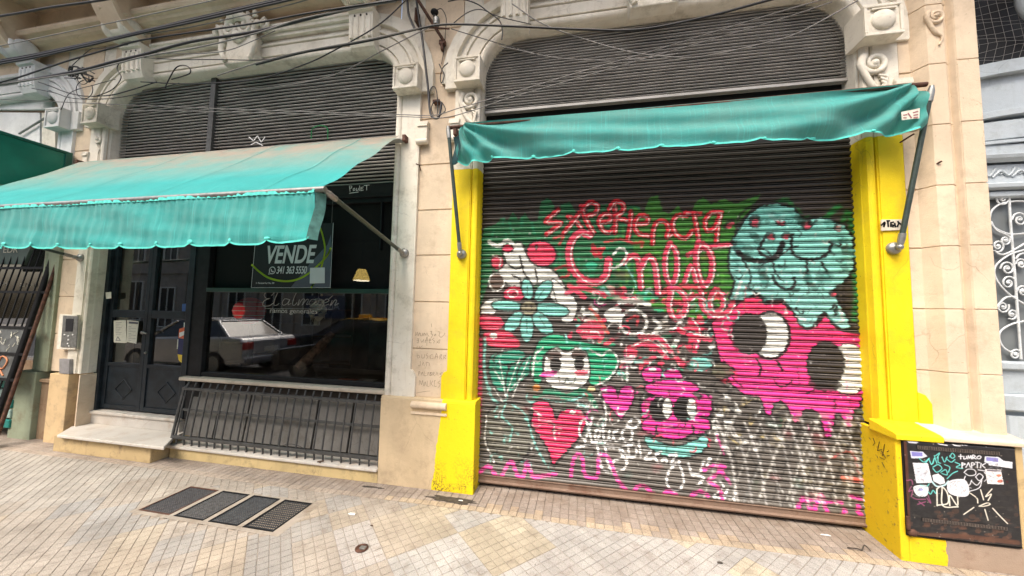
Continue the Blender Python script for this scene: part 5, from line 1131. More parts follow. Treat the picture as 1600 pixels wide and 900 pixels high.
cc.poly([(1422, 705), (1442, 706), (1449, 713), (1440, 716), (1424, 716)], (214, 218, 232), smooth=False); cc.poly([(1424, 706), (1441, 707), (1442, 713), (1425, 713)], (116, 112, 190), .9, smooth=False)
cc.poly([(1426, 723), (1450, 724), (1457, 754), (1432, 755)], (232, 232, 236), smooth=False); cc.poly([(1428, 760), (1449, 759), (1449, 773), (1440, 776), (1431, 772)], (228, 230, 234)); cc.ell(1439, 765, 4, 2, (110, 110, 190), .7)
for i in range(14): cc.stroke([(rng.uniform(1428, 1452), rng.uniform(726, 752)) for _ in range(3)], 1, (196, 200, 210), .7)
cc.poly([(1457, 743), (1466, 740), (1475, 747), (1477, 755), (1469, 757), (1459, 752)], W_, .9, smooth=False); cc.stroke([(1456, 752), (1464, 760), (1476, 758), (1482, 752)], 2.4, (190, 224, 228))
cc.poly([(1483, 752), (1508, 750), (1514, 772), (1500, 776), (1482, 769)], (226, 226, 230)); 
for i in range(24): cc.stroke([(1503+rng.normal()*6, 764+rng.normal()*5) for _ in range(3)], .8, W_, .5)
for p_ in ([(1436, 716), (1444, 722), (1452, 716), (1446, 724)], [(1452, 718), (1456, 726), (1460, 716), (1458, 724)], [(1460, 712), (1464, 724)], [(1466, 714), (1466, 722), (1470, 724)], [(1472, 714), (1476, 722), (1480, 714)], [(1462, 712), (1468, 708), (1464, 716)], [(1484, 714), (1488, 708), (1492, 713), (1488, 716), (1484, 712)], [(1478, 716), (1486, 722), (1492, 718)], [(1458, 730), (1466, 726), (1472, 732), (1464, 738), (1458, 732)], [(1470, 738), (1478, 734), (1480, 742), (1472, 740)], [(1476, 726), (1484, 730), (1482, 738)], [(1480, 748), (1488, 740), (1496, 736)], [(1438, 758), (1448, 760), (1452, 756)], [(1450, 768), (1454, 772), (1458, 766), (1462, 771), (1464, 764)], [(1492, 722), (1500, 726), (1494, 730), (1504, 732)]): cc.stroke(p_, 1.3, TQ, .95, .7)
def wr(pp, w=2.1, c=W_):
    for p_ in pp: cc.stroke(p_, w*.72, c, .92, .7)
wr([[(1498, 713), (1504, 713)], [(1501, 710), (1501, 717)], [(1506, 713), (1506, 717), (1510, 716), (1510, 713)], [(1512, 717), (1513, 712), (1515, 716), (1517, 712), (1518, 717)], [(1520, 717), (1520, 711), (1524, 713), (1521, 715), (1525, 717)], [(1530, 712), (1526, 715), (1530, 717), (1533, 714), (1530, 712)]])       # TUMRO
wr([[(1503, 723), (1503, 731)], [(1503, 723), (1508, 725), (1503, 727)], [(1513, 723), (1509, 730)], [(1513, 723), (1516, 730)], [(1518, 731), (1518, 723), (1523, 725), (1519, 727)], [(1524, 722), (1531, 723)], [(1527, 722), (1527, 731)], [(1533, 724), (1532, 731)], [(1540, 724), (1535, 727), (1539, 731)]])
wr([[(1506, 738), (1512, 733), (1522, 734), (1524, 741), (1514, 743), (1506, 738)], [(1524, 745), (1530, 740), (1536, 745), (1530, 751), (1524, 745)], [(1508, 744), (1506, 752), (1514, 758), (1518, 750)], [(1518, 752), (1526, 758), (1532, 752)], [(1534, 750), (1530, 762), (1514, 768)], [(1538, 738), (1544, 746), (1538, 752)], [(1528, 734), (1540, 736)]], 1.7)
wr([[(1464, 764), (1464, 790)], [(1464, 764), (1471, 760), (1480, 770), (1481, 786), (1466, 789)], [(1472, 762), (1473, 790), (1497, 792)], [(1484, 790), (1484, 774), (1496, 790), (1496, 772)]], 2.6, (240, 236, 220))      # DN
wr([[(1512, 768), (1526, 778), (1528, 786)], [(1532, 765), (1537, 781)], [(1550, 764), (1540, 776), (1549, 772), (1544, 782)], [(1530, 791), (1542, 786), (1547, 788), (1538, 791), (1530, 791)], [(1522, 793), (1506, 804)], [(1539, 796), (1544, 813)], [(1551, 794), (1562, 806), (1574, 818)]], 2.2, (240, 232, 214))
for p_ in ([(1416, 751), (1424, 750), (1426, 757)], [(1424, 760), (1420, 768), (1426, 766), (1424, 776)], [(1424, 776), (1432, 780), (1446, 780)], [(1434, 788), (1446, 784)], [(1436, 784), (1444, 790)], [(1448, 778), (1454, 786), (1450, 774)]): cc.stroke(p_, 1.5, PU, .9)
cc.poly([(1539, 713), (1560, 714), (1568, 720), (1582, 722), (1582, 732), (1556, 728), (1538, 722)], (220, 222, 230), smooth=False); cc.poly([(1541, 714), (1560, 716), (1560, 722), (1541, 720)], (120, 116, 188), .9, smooth=False); cc.stroke([(1546, 726), (1578, 730)], 2.4, W_)
cc.poly([(1539, 733), (1564, 734), (1569, 757), (1543, 756)], (226, 222, 220), smooth=False); cc.stroke([(1543, 735), (1562, 736)], 2.5, (90, 80, 96)); cc.ell(1561, 743, 4, 2, (214, 130, 100)); cc.ell(1563, 752, 4.5, 2.5, (206, 110, 86)); cc.stroke([(1545, 742), (1554, 748)], 1.5, (180, 190, 200))
cc.ell(1574, 753, 2, 2, (60, 20, 24))
for i in range(60): x, y = [(1441, 740), (1440, 766), (1498, 762), (1555, 745), (1560, 725)][i % 5]; x += rng.uniform(-12, 12); y += rng.uniform(-10, 10); cc.stroke([(x, y), (x+rng.uniform(-5, 5), y+rng.uniform(-5, 5)), (x+rng.uniform(-8, 8), y+rng.uniform(-3, 3))], rng.uniform(.6, 1.3), [(70, 70, 74), (150, 150, 158), (110, 100, 96)][i % 3], .55, .8)
for i in range(120): cc.ell(rng.uniform(1408, 1588), rng.uniform(682, 845), rng.uniform(.5, 1.6), rng.uniform(.4, 1.2), [(150, 140, 130), (20, 18, 18)][i % 2], .6)
nu, nv = 300, 300; xs = np.linspace(2.152, 2.744, nu+1); zs = np.linspace(.186, .786, nv+1); X, Z = np.meshgrid(xs, zs)
edge = np.minimum(np.minimum(X-2.152, 2.744-X), np.minimum(Z-.186, .786-Z)); Y = YCB+.006*np.clip(1-edge/.006, 0, 1)**2+.0012*np.sin(X*17)*np.sin(Z*13)
C = cc.sample(X.ravel(), Z.ravel()); dr = paintmesh('cabinet_door', X.ravel(), Y.ravel(), Z.ravel(), C, nu, nv, vcol('tagged_black_enamel', .35, .5, 50, .2, .35), gc)
def ventgrid(pa, pb, rows, cols):
    (xa, _, za), (xb, _, zb) = on(*pa, y=YCB), on(*pb, y=YCB); zt, zb_ = max(za, zb), min(za, zb); par = MB().box(xa, xb, YCB-.0030, YCB-.0005, zb_, zt).build('vent', BLACKM, gc)
    m_ = MB(); w = (xb-xa)/cols; h = (zt-zb_)/rows
    for i in range(cols+1): x = xa+i*w; m_.box(x-w*.16, x+w*.16, YCB-.0062, YCB-.0031, zb_, zt)
    for j in range(rows+1): z = zb_+j*h; m_.box(xa, xb, YCB-.0058, YCB-.0034, z-h*.16, z+h*.16)
    m_.build('vent_grid', plain('vent_steel', (.13, .105, .09), .5, .3, .2, 40), par)
ventgrid((1433, 696), (1560, 711), 4, 34); ventgrid((1441, 809), (1572, 828), 4, 30)
m_ = MB(); m_.tube([(2.146, -.172, .22), (2.146, -.172, .30)], .010, 10); m_.build('hinge', RUST, gc); m_ = MB(); m_.ball((2.17, -.168, .20), .028, .018, .024, 12, 8); m_.build('rust_lump', RUST, gc)

# house number tile, intercom and small boxes
np_ = thing('number_tile', 'defaced cream house number tile on the yellow pier', 'number plate', (2.27, .02, 2.29))
m_ = MB(); m_.prism([on(a, b, y=.025)[[0, 2]] for a, b in ((1376, 343.5), (1408, 343), (1409, 359.5), (1376.5, 361))], .018, .0285); m_.build('tile', plain('cream_tile', (.66, .58, .46), .4, 0, .1, 30), np_, .002)
m_ = MB()
for pts in ([(1377, 352), (1382, 347), (1381, 354)], [(1381, 354), (1383, 348)], [(1387, 344.5), (1388, 354)], [(1386, 345), (1390, 345)], [(1392, 354), (1392, 348), (1396, 347)], [(1392, 351), (1396, 352), (1395, 354.5)], [(1398, 349), (1399, 354.5)], [(1402, 354), (1405, 348), (1408, 351)], [(1403, 346), (1404, 348)]): ribbon(m_, [on(a, b, y=.017)[[0, 2]] for a, b in pts], .011, .0175)
m_.build('digits', IRON, np_)
ic = thing('intercom_panel', 'scuffed steel intercom panel with a dark screen on the left pier', 'intercom', (-5.82, .03, 1.1))
def qd(m_, pts, y0, y1, Y): m_.prism([on(a, b, y=Y)[[0, 2]] for a, b in pts], y0, y1); return m_
qd(MB(), [(97, 491), (124, 492), (121, 546), (92, 545)], .0, .0295, .02).build('back_box', WHITEP, ic, .003)
qd(MB(), [(100, 493), (123, 494), (120, 543), (96, 542)], -.008, -.0005, .0).build('face_plate', STEEL, ic, .002)
qd(MB(), [(105, 498), (117, 498), (115, 518), (104, 518)], -.011, -.0085, .0).build('screen', SIGNBLK, ic, .001)
for a, b in ((107, 525), (107, 531), (106, 537), (114, 523), (101, 523), (108, 541)): m_ = MB(); q = on(a, b, y=-.008); m_.lathe((q[0], -.0085, q[2]), [(.010, 0), (.009, -.004), (.001, -.005)], 12, 'y'); m_.build('button', WPAPER, ic)
o_ = qd(MB(), [(97, 560), (113, 561), (112, 584), (97, 583)], -.004, .0295, .02).build('junction_box', plain('grey_plastic', (.26, .25, .25), .5, 0, .1, 20), None, .004); tag(o_, 'small grey plastic junction box below the intercom on the left pier', 'junction box')
q = on(105, 444, y=.055)
# scratched and pencilled writing on the centre pier
PENC = plain('pencil_scrawl', (.15, .11, .08), .9, 0, .1, 40, 0); m_ = MB(); yy = YC-.0005
def scr(ox, oy, pts, w=.0022): ribbon(m_, [on(640+a/7.83, 505+b/7.83, y=yy)[[0, 2]] for a, b in cr(pts, 3)], w, yy, .0008)
for p_ in ([(72, 105), (76, 155), (95, 110), (105, 155), (120, 115), (130, 155)], [(135, 118), (140, 152), (158, 150), (162, 118), (166, 152)], [(176, 155), (182, 118), (200, 150), (206, 118)], [(216, 118), (226, 150), (238, 160)], [(250, 105), (272, 98), (262, 130), (285, 140), (262, 180)], [(300, 130), (306, 155), (320, 130), (322, 155)], [(345, 105), (372, 110), (360, 150), (385, 175)], [(385, 175), (415, 150), (432, 120)],
           [(96, 185), (92, 215), (110, 210), (112, 185), (104, 240), (90, 235)], [(135, 200), (150, 235), (170, 200), (175, 235)], [(190, 240), (215, 165), (210, 275)], [(190, 210), (230, 205)], [(240, 215), (262, 210), (248, 190), (240, 235), (268, 240)], [(300, 180), (280, 200), (305, 220), (290, 245)], [(330, 245), (372, 200), (360, 245), (335, 225)], [(95, 280), (90, 305)], [(120, 280), (125, 300), (160, 275)], [(268, 5), (270, 45)],
           [(92, 370), (96, 425), (125, 415), (112, 390), (96, 400)], [(150, 380), (150, 425), (180, 420), (182, 380)], [(222, 365), (200, 390), (225, 405), (205, 440)], [(280, 380), (250, 400), (262, 435), (290, 430)], [(310, 430), (330, 370), (345, 432)], [(318, 410), (342, 410)], [(370, 440), (372, 395), (395, 385), (380, 415), (398, 440)], [(415, 440), (420, 395), (445, 395), (425, 420), (448, 440)],
           [(130, 465), (128, 520), (105, 515)], [(150, 525), (168, 480), (180, 525)], [(205, 525), (205, 480), (240, 490), (240, 520)], [(110, 640), (112, 590), (130, 600), (112, 615)], [(140, 640), (155, 595), (168, 640)], [(180, 590), (180, 640), (205, 640)], [(215, 640), (228, 600), (240, 640)], [(250, 600), (252, 640), (272, 630), (252, 615), (268, 605), (250, 600)], [(285, 640), (285, 600), (305, 610), (290, 620), (308, 645)], [(320, 640), (335, 600), (350, 645)], [(400, 605), (370, 620), (395, 640), (365, 665)],
           [(115, 760), (125, 700), (145, 750), (160, 700), (170, 770)], [(180, 770), (190, 715), (205, 770)], [(215, 705), (218, 770), (240, 770)], [(255, 700), (250, 770)], [(285, 705), (265, 740), (290, 770)], [(320, 700), (305, 705), (305, 770), (330, 770)], [(375, 705), (345, 725), (375, 750), (345, 795)], [(95, 850), (210, 832), (250, 830)]): scr(0, 0, p_)
m_.build('pencil_scrawl', PENC, bld)
m_ = MB()
for p_ in ([(1364, 684), (1367, 692), (1364, 696)], [(1374, 690), (1371, 704), (1378, 702)], [(1382, 694), (1379, 712)], [(1377, 704), (1384, 716)], [(1374, 714), (1382, 718)], [(1378, 722), (1382, 730)], [(1386, 706), (1389, 704)], [(1386, 712), (1390, 712)], [(1370, 712), (1372, 716)]):
    pts = [on(a, b, x=2.118+.0) for a, b in p_]
    for a, b in zip(pts[:-1], pts[1:]): m_.tube([tuple(a), tuple(b)], .002, 4)
m_.build('black_scrawl', IRON, bld)

# ================================================================== RIGHT-HAND BUILDING: pale blue iron door
rb = thing('neighbour_doorway', 'pale blue-grey doorway with scroll ironwork and netted fanlight beside the shop building', 'doorway', (3.6, .25, 0))
YD = .25
def pc(name, mb, mat=LBLUE, bev=.004, par=None): return mb.build(name, mat, par or rb, bev)
def archband(za, zb, y0, y1, name, rise=.10):
    """shallow arched bar across the 1.6 m doorway, zb > za measured at the left jamb"""
    m_ = MB(); n = 24; xs_ = [2.80+1.6*i/n for i in range(n+1)]; up = [rise*(1-((x-3.6)/.8)**2) for x in xs_]
    m_.prism([(x, za+u) for x, u in zip(xs_, up)]+[(x, zb+u) for x, u in list(zip(xs_, up))[::-1]], y0, y1); return pc(name, m_, bev=.003)
archband(3.43, 3.53, YD-.05, YD+.05, 'arch_bar'); archband(3.15, 3.43, YD, YD+.06, 'fanlight_panel', .10); archband(3.10, 3.15, YD-.03, YD+.05, 'arch_bar'); archband(2.955, 3.10, YD-.01, YD+.05, 'fanlight_panel', .06); archband(2.93, 2.955, YD-.03, YD+.05, 'arch_bar', .04)
pc('transom_beam', MB().box(2.80, 4.4, YD-.015, YD+.06, 2.86, 2.955)); pc('transom_moulding', MB().prismx([(YD-.02, 2.81), (YD-.06, 2.835), (YD-.07, 2.86), (YD-.02, 2.88)], 2.80, 4.4))
fz = pc('carved_frieze', MB().box(2.80, 4.4, YD-.005, YD+.06, 2.655, 2.80))
m_ = MB()
for k in range(9):
    x = 3.06+.12*k; m_.tube(cr([(x-.05, YD-.008, 2.70), (x, YD-.014, 2.745), (x+.05, YD-.01, 2.71), (x+.09, YD-.012, 2.77)], 4), .008, 6); m_.tube([(a, YD-.01, b_) for a, _y2, b_ in spiral(x, 2.735, .025, .005, 0, 1.2, 0, 12)], .006, 5)
m_.build('leaf_relief', LBLUE, fz)
pc('door_head', MB().prismx([(YD, 2.60), (YD-.045, 2.61), (YD-.05, 2.64), (YD-.02, 2.655), (YD+.05, 2.655), (YD+.05, 2.60)], 2.80, 4.4)); pc('jamb', MB().box(2.80, 3.025, YD-.005, YD+.06, 0, 2.60))
dl = pc('door_leaf', MB().box(3.03, 3.60, YD+.045, YD+.06, .05, 2.595))
for (a, b, c, d) in ((3.03, 3.10, .05, 2.595), (3.53, 3.60, .05, 2.595)): pc('stile', MB().box(a, b, YD, YD+.044, c, d), par=dl)
for (c, d) in ((2.54, 2.595), (1.235, 1.30), (.935, 1.06), (.05, .22)): pc('door_rail', MB().prismx([(YD+.002, c), (YD-.012, c+.012), (YD-.012, d-.012), (YD+.002, d), (YD+.044, d), (YD+.044, c)], 3.101, 3.529), par=dl)
pc('door_rail', MB().box(3.101, 3.529, YD+.02, YD+.044, 1.06, 1.235), par=dl)
pc('lower_panel', MB().prismz([(3.12, YD+.04), (3.14, YD+.012), (3.19, YD+.012), (3.21, YD-.002), (3.42, YD-.002), (3.44, YD+.012), (3.49, YD+.012), (3.51, YD+.04)], .25, .90), par=dl)
m_ = MB(); yi = YD+.012
def iw(pts, r=.0065): m_.tube([tuple(on(1500+a/2.81, 280+b/2.81, y=yi)) for a, b in cr(pts, 5)], r, 7)
def isp(cx, cy, r0, a0, turns=1.6, s=1):
    iw([(cx+s*(r0*(1-.85*i/14))*math.cos(a0+2*PI*turns*i/14), cy+(r0*(1-.85*i/14))*math.sin(a0+2*PI*turns*i/14)) for i in range(15)], .006)
    q = on(1500+cx/2.81, 280+cy/2.81, y=yi-.003); m_.ball(tuple(q), .011, .008, .011, 10, 6)
iw([(215, 75), (222, 200), (240, 420), (268, 790)], .008); iw([(300, 98), (240, 97), (180, 108), (142, 135), (130, 172), (138, 200), (172, 225), (225, 242), (300, 236)]); isp(184, 84, 30, .3); isp(262, 178, 34, PI)
iw([(135, 185), (160, 225), (205, 245), (225, 262)]); isp(198, 268, 22, -.5); isp(166, 293, 28, PI*.4, 1.6, -1); iw([(150, 312), (175, 330), (215, 322), (300, 272)]); iw([(300, 305), (220, 330), (165, 370), (150, 405), (165, 450), (215, 505), (300, 560)]); isp(208, 393, 32, PI); isp(212, 455, 32, PI*.9, 1.6, -1)
iw([(160, 560), (200, 520), (250, 515)]); isp(188, 560, 28, -.4); isp(228, 592, 24, PI*.3, 1.5, -1); isp(268, 372, 24, PI); isp(276, 492, 26, PI); iw([(300, 620), (230, 635), (180, 665), (172, 700), (192, 740), (240, 768)]); isp(243, 770, 25, PI*.9, 1.6, -1); iw([(245, 350), (262, 330), (300, 322)])
m_.build('scroll_ironwork', IRONW, dl)
MB().add([(3.10, YD+.04, 1.30), (3.53, YD+.04, 1.30), (3.53, YD+.04, 2.54), (3.10, YD+.04, 2.54)], [(0, 1, 2, 3)]).build('door_pane', plain('frosted_pane', (.15, .165, .17), .3, 0, .1, 3), dl, fix=False)
pc('door_leaf', MB().box(3.605, 4.2, YD+.0, YD+.06, .05, 2.595)); pc('jamb', MB().box(4.205, 4.4, YD-.005, YD+.06, 0, 2.6))
# fanlight void, net and ring
MB().box(2.8, 4.4, YD+.065, YD+.095, 2.5, 3.55).build('door_backing', LBLUE, rb); MB().box(2.8, 4.4, YD+.10, YD+.12, 3.3, 5.4).build('dark_fanlight', BLACKM, rb)
m_ = MB()
for k in range(26):
    t = k*.055
    m_.tube([(2.80+t+.01*math.sin(k), YD+.02, 3.52+.02*math.sin(k*2)), (2.80+t*1.05+.06, YD+.03, 3.8+.01*math.cos(k*3)), (2.80+t*1.02+.02, YD+.02, 4.15), (2.80+t, YD+.02, 4.6)], .0011, 4)
    z = 3.50+k*.045; m_.tube([(x, YD+.018+.008*math.sin(x*9+k), z+.05*(x-2.8)+.015*math.sin(x*11+k*1.7)) for x in np.linspace(2.80, 4.3, 14)], .0011, 4)
struct(m_.build('bird_net', plain('net_cord', (.34, .32, .30), .8, 0, .05, 20, 0), rb), 'stuff')
m_ = MB(); q = on(1652, -6, y=YD-.02); m_.tube([(q[0]+.22*math.cos(a), YD-.02, q[2]+.22*math.sin(a)) for a in np.linspace(0, 2*PI, 40)], .034, 10); m_.build('ring_ornament', LBLUE, rb)
MB().box(4.4, 9, -.05, .5, 0, 9.5).build('wall', PEACH, rb); MB().box(2.80, 4.4, .0, .24, 5.0, 9.5).build('wall_head', PEACH, rb); MB().box(2.8, 4.4, -.1, .3, .0, .05).build('doorstep', MARBLE, rb, .006)

# ================================================================== LEFT-HAND SHOP
lb_ = thing('neighbour_shopfront', 'neighbouring shopfront at the far left with white fascia panels and a sage-green sign board', 'shopfront', (-7.5, .3, 0))
def tr(name, pts, Y, th, mat, bev=.003): m_ = MB(); m_.prism([on(a, b, y=Y)[[0, 2]] for a, b in pts], Y, Y+th); return m_.build(name, mat, lb_, bev)
tr('fascia_panel', [(-120, 75), (0, 121), (60, 142), (82, 158), (80, 171), (-120, 171)], .12, .03, WHITE2); tr('fascia_panel', [(-120, 174), (62, 176), (62, 250), (-120, 250)], .14, .03, WHITE2); tr('fascia_panel', [(65, 176), (86, 178), (86, 250), (65, 250)], .14, .03, WHITEP)
m_ = MB(); m_.tube([tuple(on(-120, 73, y=.10)), tuple(on(0, 119, y=.10)), tuple(on(62, 140, y=.10)), tuple(on(84, 160, y=.10))], .012, 8); m_.tube([tuple(on(30, 209, y=.11)), tuple(on(76, 181, y=.11))], .012, 8); m_.build('fascia_tube', STEEL, lb_)
tr('sign_board', [(-120, 330), (60, 360), (36, 413), (-120, 413)], .06, .03, plain('sage_board', (.08, .12, .10), .6))
q = on(4, 395, y=.055); textmesh('EDR', .12, PAPER, 'sign_letters', lb_, (q[0], .055, q[2]), 1.2)
MB().box(-11, -6.42, .5, .52, .8, 4.3).build('shop_pane', glass('neighbour_glass', (.3, .34, .33), .02, .05), lb_)
MB().box(-11, -6.42, 1.6, 1.65, 0, 4.4).build('back_wall', plain('neighbour_back', (.06, .05, .045), .9, 0, .4, 3), lb_); MB().box(-11, -6.42, .48, .56, 0, .8).build('stall_riser', RUSTY, lb_)
MB().box(-6.47, -6.42, .2, 1.6, 0, 4.3).build('side_wall', SAGE, lb_)
q = on(-4, 446, y=.49); textmesh('FRIE', .085, PAPER, 'pane_lettering', lb_, (q[0]+.20, .49, q[2]), 1.1, 0, .001, True); q = on(28, 448, y=.49); textmesh('FIR & RG', .075, PAPER, 'pane_lettering', lb_, (q[0]+.35, .49, q[2]), 1.1, 0, .001, True)
for i, (x, z, w, h, c) in enumerate(((-7.6, 1.3, .5, .5, (.30, .14, .07)), (-8.1, 1.7, .5, .4, (.26, .10, .05)), (-7.0, 1.25, .35, .45, (.02, .16, .12)), (-7.4, .9, .5, .3, (.5, .48, .42)), (-8.8, 1.2, .6, .5, (.3, .2, .12)))):
    tag(MB().box(x-w/2, x+w/2, .9+.1*i, 1.1+.1*i, .8 if z < 1.2 else z-h/2, z+h/2).build('shop_box', plain('shop_box_%d' % i, c, .6, 0, .3, 8), None, .01), ['brown carton behind the neighbour pane, middle of the row', 'rust-coloured carton high behind the neighbour pane', 'dark green carton behind the neighbour pane, nearest the pier', 'pale carton low behind the neighbour pane', 'sand-coloured carton behind the neighbour pane, farthest left'][i], 'carton')
MB().box(-11, -6.4, .3, .5, 4.3, 5.4).build('lintel', WHITE2, lb_); MB().box(-14, -11, .0, .5, 0, 9).build('wall', SAGE, lb_)
gb = thing('green_awning_box', 'dark green sheet metal awning box projecting above the neighbouring shop', 'awning box', (-6.2, -.3, 3.0))
xa_ = -6.10; ya, yb = .02, -.85
MB().box(-8.6, xa_, yb, ya, 2.86, 3.40).build('sheet_box', GREENBOX, gb, .006)
m_ = MB(); m_.box(-8.6, xa_+.012, yb-.012, ya+.01, 3.401, 3.43); m_.box(xa_+.001, xa_+.012, ya-.05, ya+.01, 2.86, 3.40); m_.build('edge_trim', plain('dark_green_trim', (.003, .10, .07), .4, 0, .1, 5), gb, .003)
# leaning security gate
sgt = thing('leaning_security_gate', 'dark iron barred gate leaning out from the neighbouring shop with two tagged grey panels', 'gate', (-6.6, -.2, 0))
def gyz(z): return -.27+.155*z
XR = -6.20
for x in (XR, XR-.10, XR-1.25): m_ = MB(); m_.tube([(x, gyz(.0), .0), (x, gyz(2.35), 2.35)], .020 if x != XR-.10 else .030, 4); m_.build('upright', RUST if x == XR else IRON, sgt)
for z in (.72, 1.00, 1.30, 1.72, 2.02, 2.33, .10): m_ = MB(); m_.box(XR-1.25, XR-.02, gyz(z)-.012, gyz(z)+.012, z-.014, z+.014); m_.build('crossbar', IRON, sgt)
for k in range(9):
    x = XR-.22-k*.12
    for a, b in ((1.30, 2.33), (.10, .72)): m_ = MB(); m_.tube([(x, gyz(a), a), (x, gyz(b), b)], .0075, 6); m_.build('bar', IRON, sgt)
for i, (a, b) in enumerate(((.735, .985), (1.015, 1.285))): m_ = MB(); m_.prismx([(gyz(a)+.004, a), (gyz(b)+.004, b), (gyz(b)+.010, b), (gyz(a)+.010, a)], XR-1.23, XR-.12); m_.build('sheet_panel', plain('tagged_grey_sheet_%d' % i, (.10, .105, .10), .5, 0, .25, 12), sgt)
m_ = MB(); r = random.Random(9)
for k in range(26):
    x, z = XR-.18-r.uniform(0, .55), r.uniform(1.05, 1.26); pts = [(x+r.uniform(-.03, .03), z+r.uniform(-.035, .035)) for _ in range(3)]
    m_.tube([(p[0], gyz(p[1])-.002, p[1]) for p in cr(pts, 3)], .0028, 4)
m_.build('chalk_tags', PAPER, sgt)
m_ = MB()
for pts in ([(-.62, .76), (-.60, .95), (-.52, .95), (-.50, .76)], [(-.60, .85), (-.52, .85)], [(-.42, .76), (-.42, .96), (-.30, .93), (-.32, .84), (-.42, .84)], [(-.40, .84), (-.28, .76)]): m_.tube([(XR-.1+p[0]+.15, gyz(p[1])-.003, p[1]) for p in cr(pts, 4)], .008, 5)
m_.build('orange_tag', plain('orange_spray', (.55, .22, .10), .7), sgt)
for k in range(5): tag(MB().box(-7.3, -6.55, -.02, .3, .12+k*.115, .12+k*.115+.095).build('plastic_crate', plain('teal_crate_%d' % k, ((.01, .20, .17), (.30, .42, .38))[k % 2], .5, 0, .1, 9), None, .008), ['lowest teal crate of the stack behind the leaning gate', 'second crate from the ground behind the leaning gate, pale green', 'middle teal crate of the stack behind the leaning gate', 'pale green crate just under the top one behind the leaning gate', 'topmost teal crate of the stack behind the leaning gate'][k], 'crate', 'plastic crates stacked behind the gate')

# ================================================================== STREET FLOOR THINGS
for i, (x0, x1) in enumerate(((-3.355, -3.055), (-3.010, -2.735), (-2.690, -2.43), (-2.385, -2.125))):
    gt = thing('floor_grate', ['leftmost of the four floor grates, with a rusty cracked rim', 'second floor grate from the left, dusty and lighter grey', 'third floor grate from the left, between two others', 'rightmost floor grate, with coarse square mesh and litter'][i], 'floor grate', ((x0+x1)/2, -.6, 0), 'ventilation grates in the pavement')
    y0, y1 = -.785, -.41; MB().box(x0, x1, y0, y1, -.045, -.040).build('pit', BLACKM, gt)
    m_ = MB(); e = .012
    for (a, b, c, d) in ((x0, x1, y0, y0+e), (x0, x1, y1-e, y1), (x0, x0+e, y0+e, y1-e), (x1-e, x1, y0+e, y1-e)): m_.box(a, b, c, d, -.03, .003)
    m_.build('rim', RUST if i == 0 else STEELD if False else IRON, gt)
    m_ = MB(); n = 22 if i < 3 else 15; GM = plain('grate_steel_%d' % i, ((.075, .08, .09), (.11, .115, .12), (.07, .08, .09), (.05, .055, .06))[i], .5, .4, .25, 40)
    for k in range(n): y = y0+e+(y1-y0-2*e)*(k+.5)/n; m_.box(x0+e, x1-e, y-.0034, y+.0034, -.02, .000)
    for k in range(14): x = x0+e+(x1-x0-2*e)*(k+.5)/14; m_.box(x-.0026, x+.0026, y0+e, y1-e, -.018, -.0012)
    m_.build('mesh', GM, gt)
q = on(565, 858, z=0.); ac = thing('pipe_cap', 'small broken metal pipe cap sunk in the pale pavement tiles', 'pipe cap', tuple(q))
m_ = MB(); m_.lathe((q[0], q[1], 0), [(.040, .002), (.042, .010), (.034, .012), (.030, .003)], 22); m_.build('ring', RUST, ac); m_ = MB(); m_.box(q[0]-.012, q[0]+.028, q[1]-.012, q[1]+.016, .003, .014); m_.build('stub', STEEL, ac, .003)
def litter(px, py, w, h, mat, name, label, cat, rot=.3):
    q = on(px, py, z=.003); m_ = MB(); n = 8
    pts = [(q[0]+w*(.8+.3*math.sin(k*2.1))*math.cos(2*PI*k/n+rot), q[1]+h*(.8+.3*math.cos(k*1.7))*math.sin(2*PI*k/n+rot)) for k in range(n)]
    m_.prismz(pts, .006, .010); tag(m_.build(name, mat), label, cat)
litter(550, 804, .030, .022, WPAPER, 'bottle_cap', 'flat white scrap lying on the tan tiles right of the grates', 'litter')
litter(1290, 837, .035, .012, WPAPER, 'paper_scrap', 'crumpled white paper scrap by the right end of the shutter foot', 'litter')
litter(720, 783, .022, .010, WPAPER, 'paper_scrap', 'small pale scrap on the dark grime below the yellow plinth', 'litter')
litter(1125, 880, .018, .012, GRIME, 'flat_stain', 'small round dark gum spot on the grey tiles', 'gum spot')
litter(581, 822, .012, .008, RUST, 'dry_leaf', 'tiny dry brown leaf beside the pale tiles with the pipe cap', 'leaf')
m_ = MB(); q = on(1352, 862, z=.004); m_.tube(cr([(q[0]-.10, q[1]+.01, .01), (q[0]-.05, q[1]-.005, .02), (q[0]-.02, q[1], .012), (q[0]+.01, q[1]+.02, .035), (q[0]+.035, q[1]+.005, .012)], 4), .004, 5); tag(m_.build('dry_twig', GRIME), 'dark bent twig lying before the yellow corner plinth', 'twig')
m_ = MB(); q = on(500, 722, z=.14); m_.tube([(q[0]-.03, q[1], .14), (q[0]+.03, q[1]+.01, .15)], .006, 5); m_.tube([(q[0]-.02, q[1]+.01, .142), (q[0]+.015, q[1]-.015, .142)], .005, 5); tag(m_.build('wood_chip', WOOD), 'small brown wood chip on the marble kerb slab below the window guard', 'wood chip')
r = random.Random(21)
def grimepatch(cx, cy, rx, ry, n=26):
    m_ = MB(); pts = [(cx+rx*(1+.28*r.uniform(-1, 1))*math.cos(2*PI*k/n), cy+ry*(1+.3*r.uniform(-1, 1))*math.sin(2*PI*k/n)) for k in range(n)]
    m_.prismz(pts, .0, .0078); return m_
q = on(706, 782, z=0.); struct(grimepatch(q[0], q[1]+.0, .20, .048).build('tar_grime', GRIME), 'stuff'); q = on(580, 763, z=0.); struct(grimepatch(q[0], q[1]+.01, .10, .012).build('tar_grime', GRIME), 'stuff')

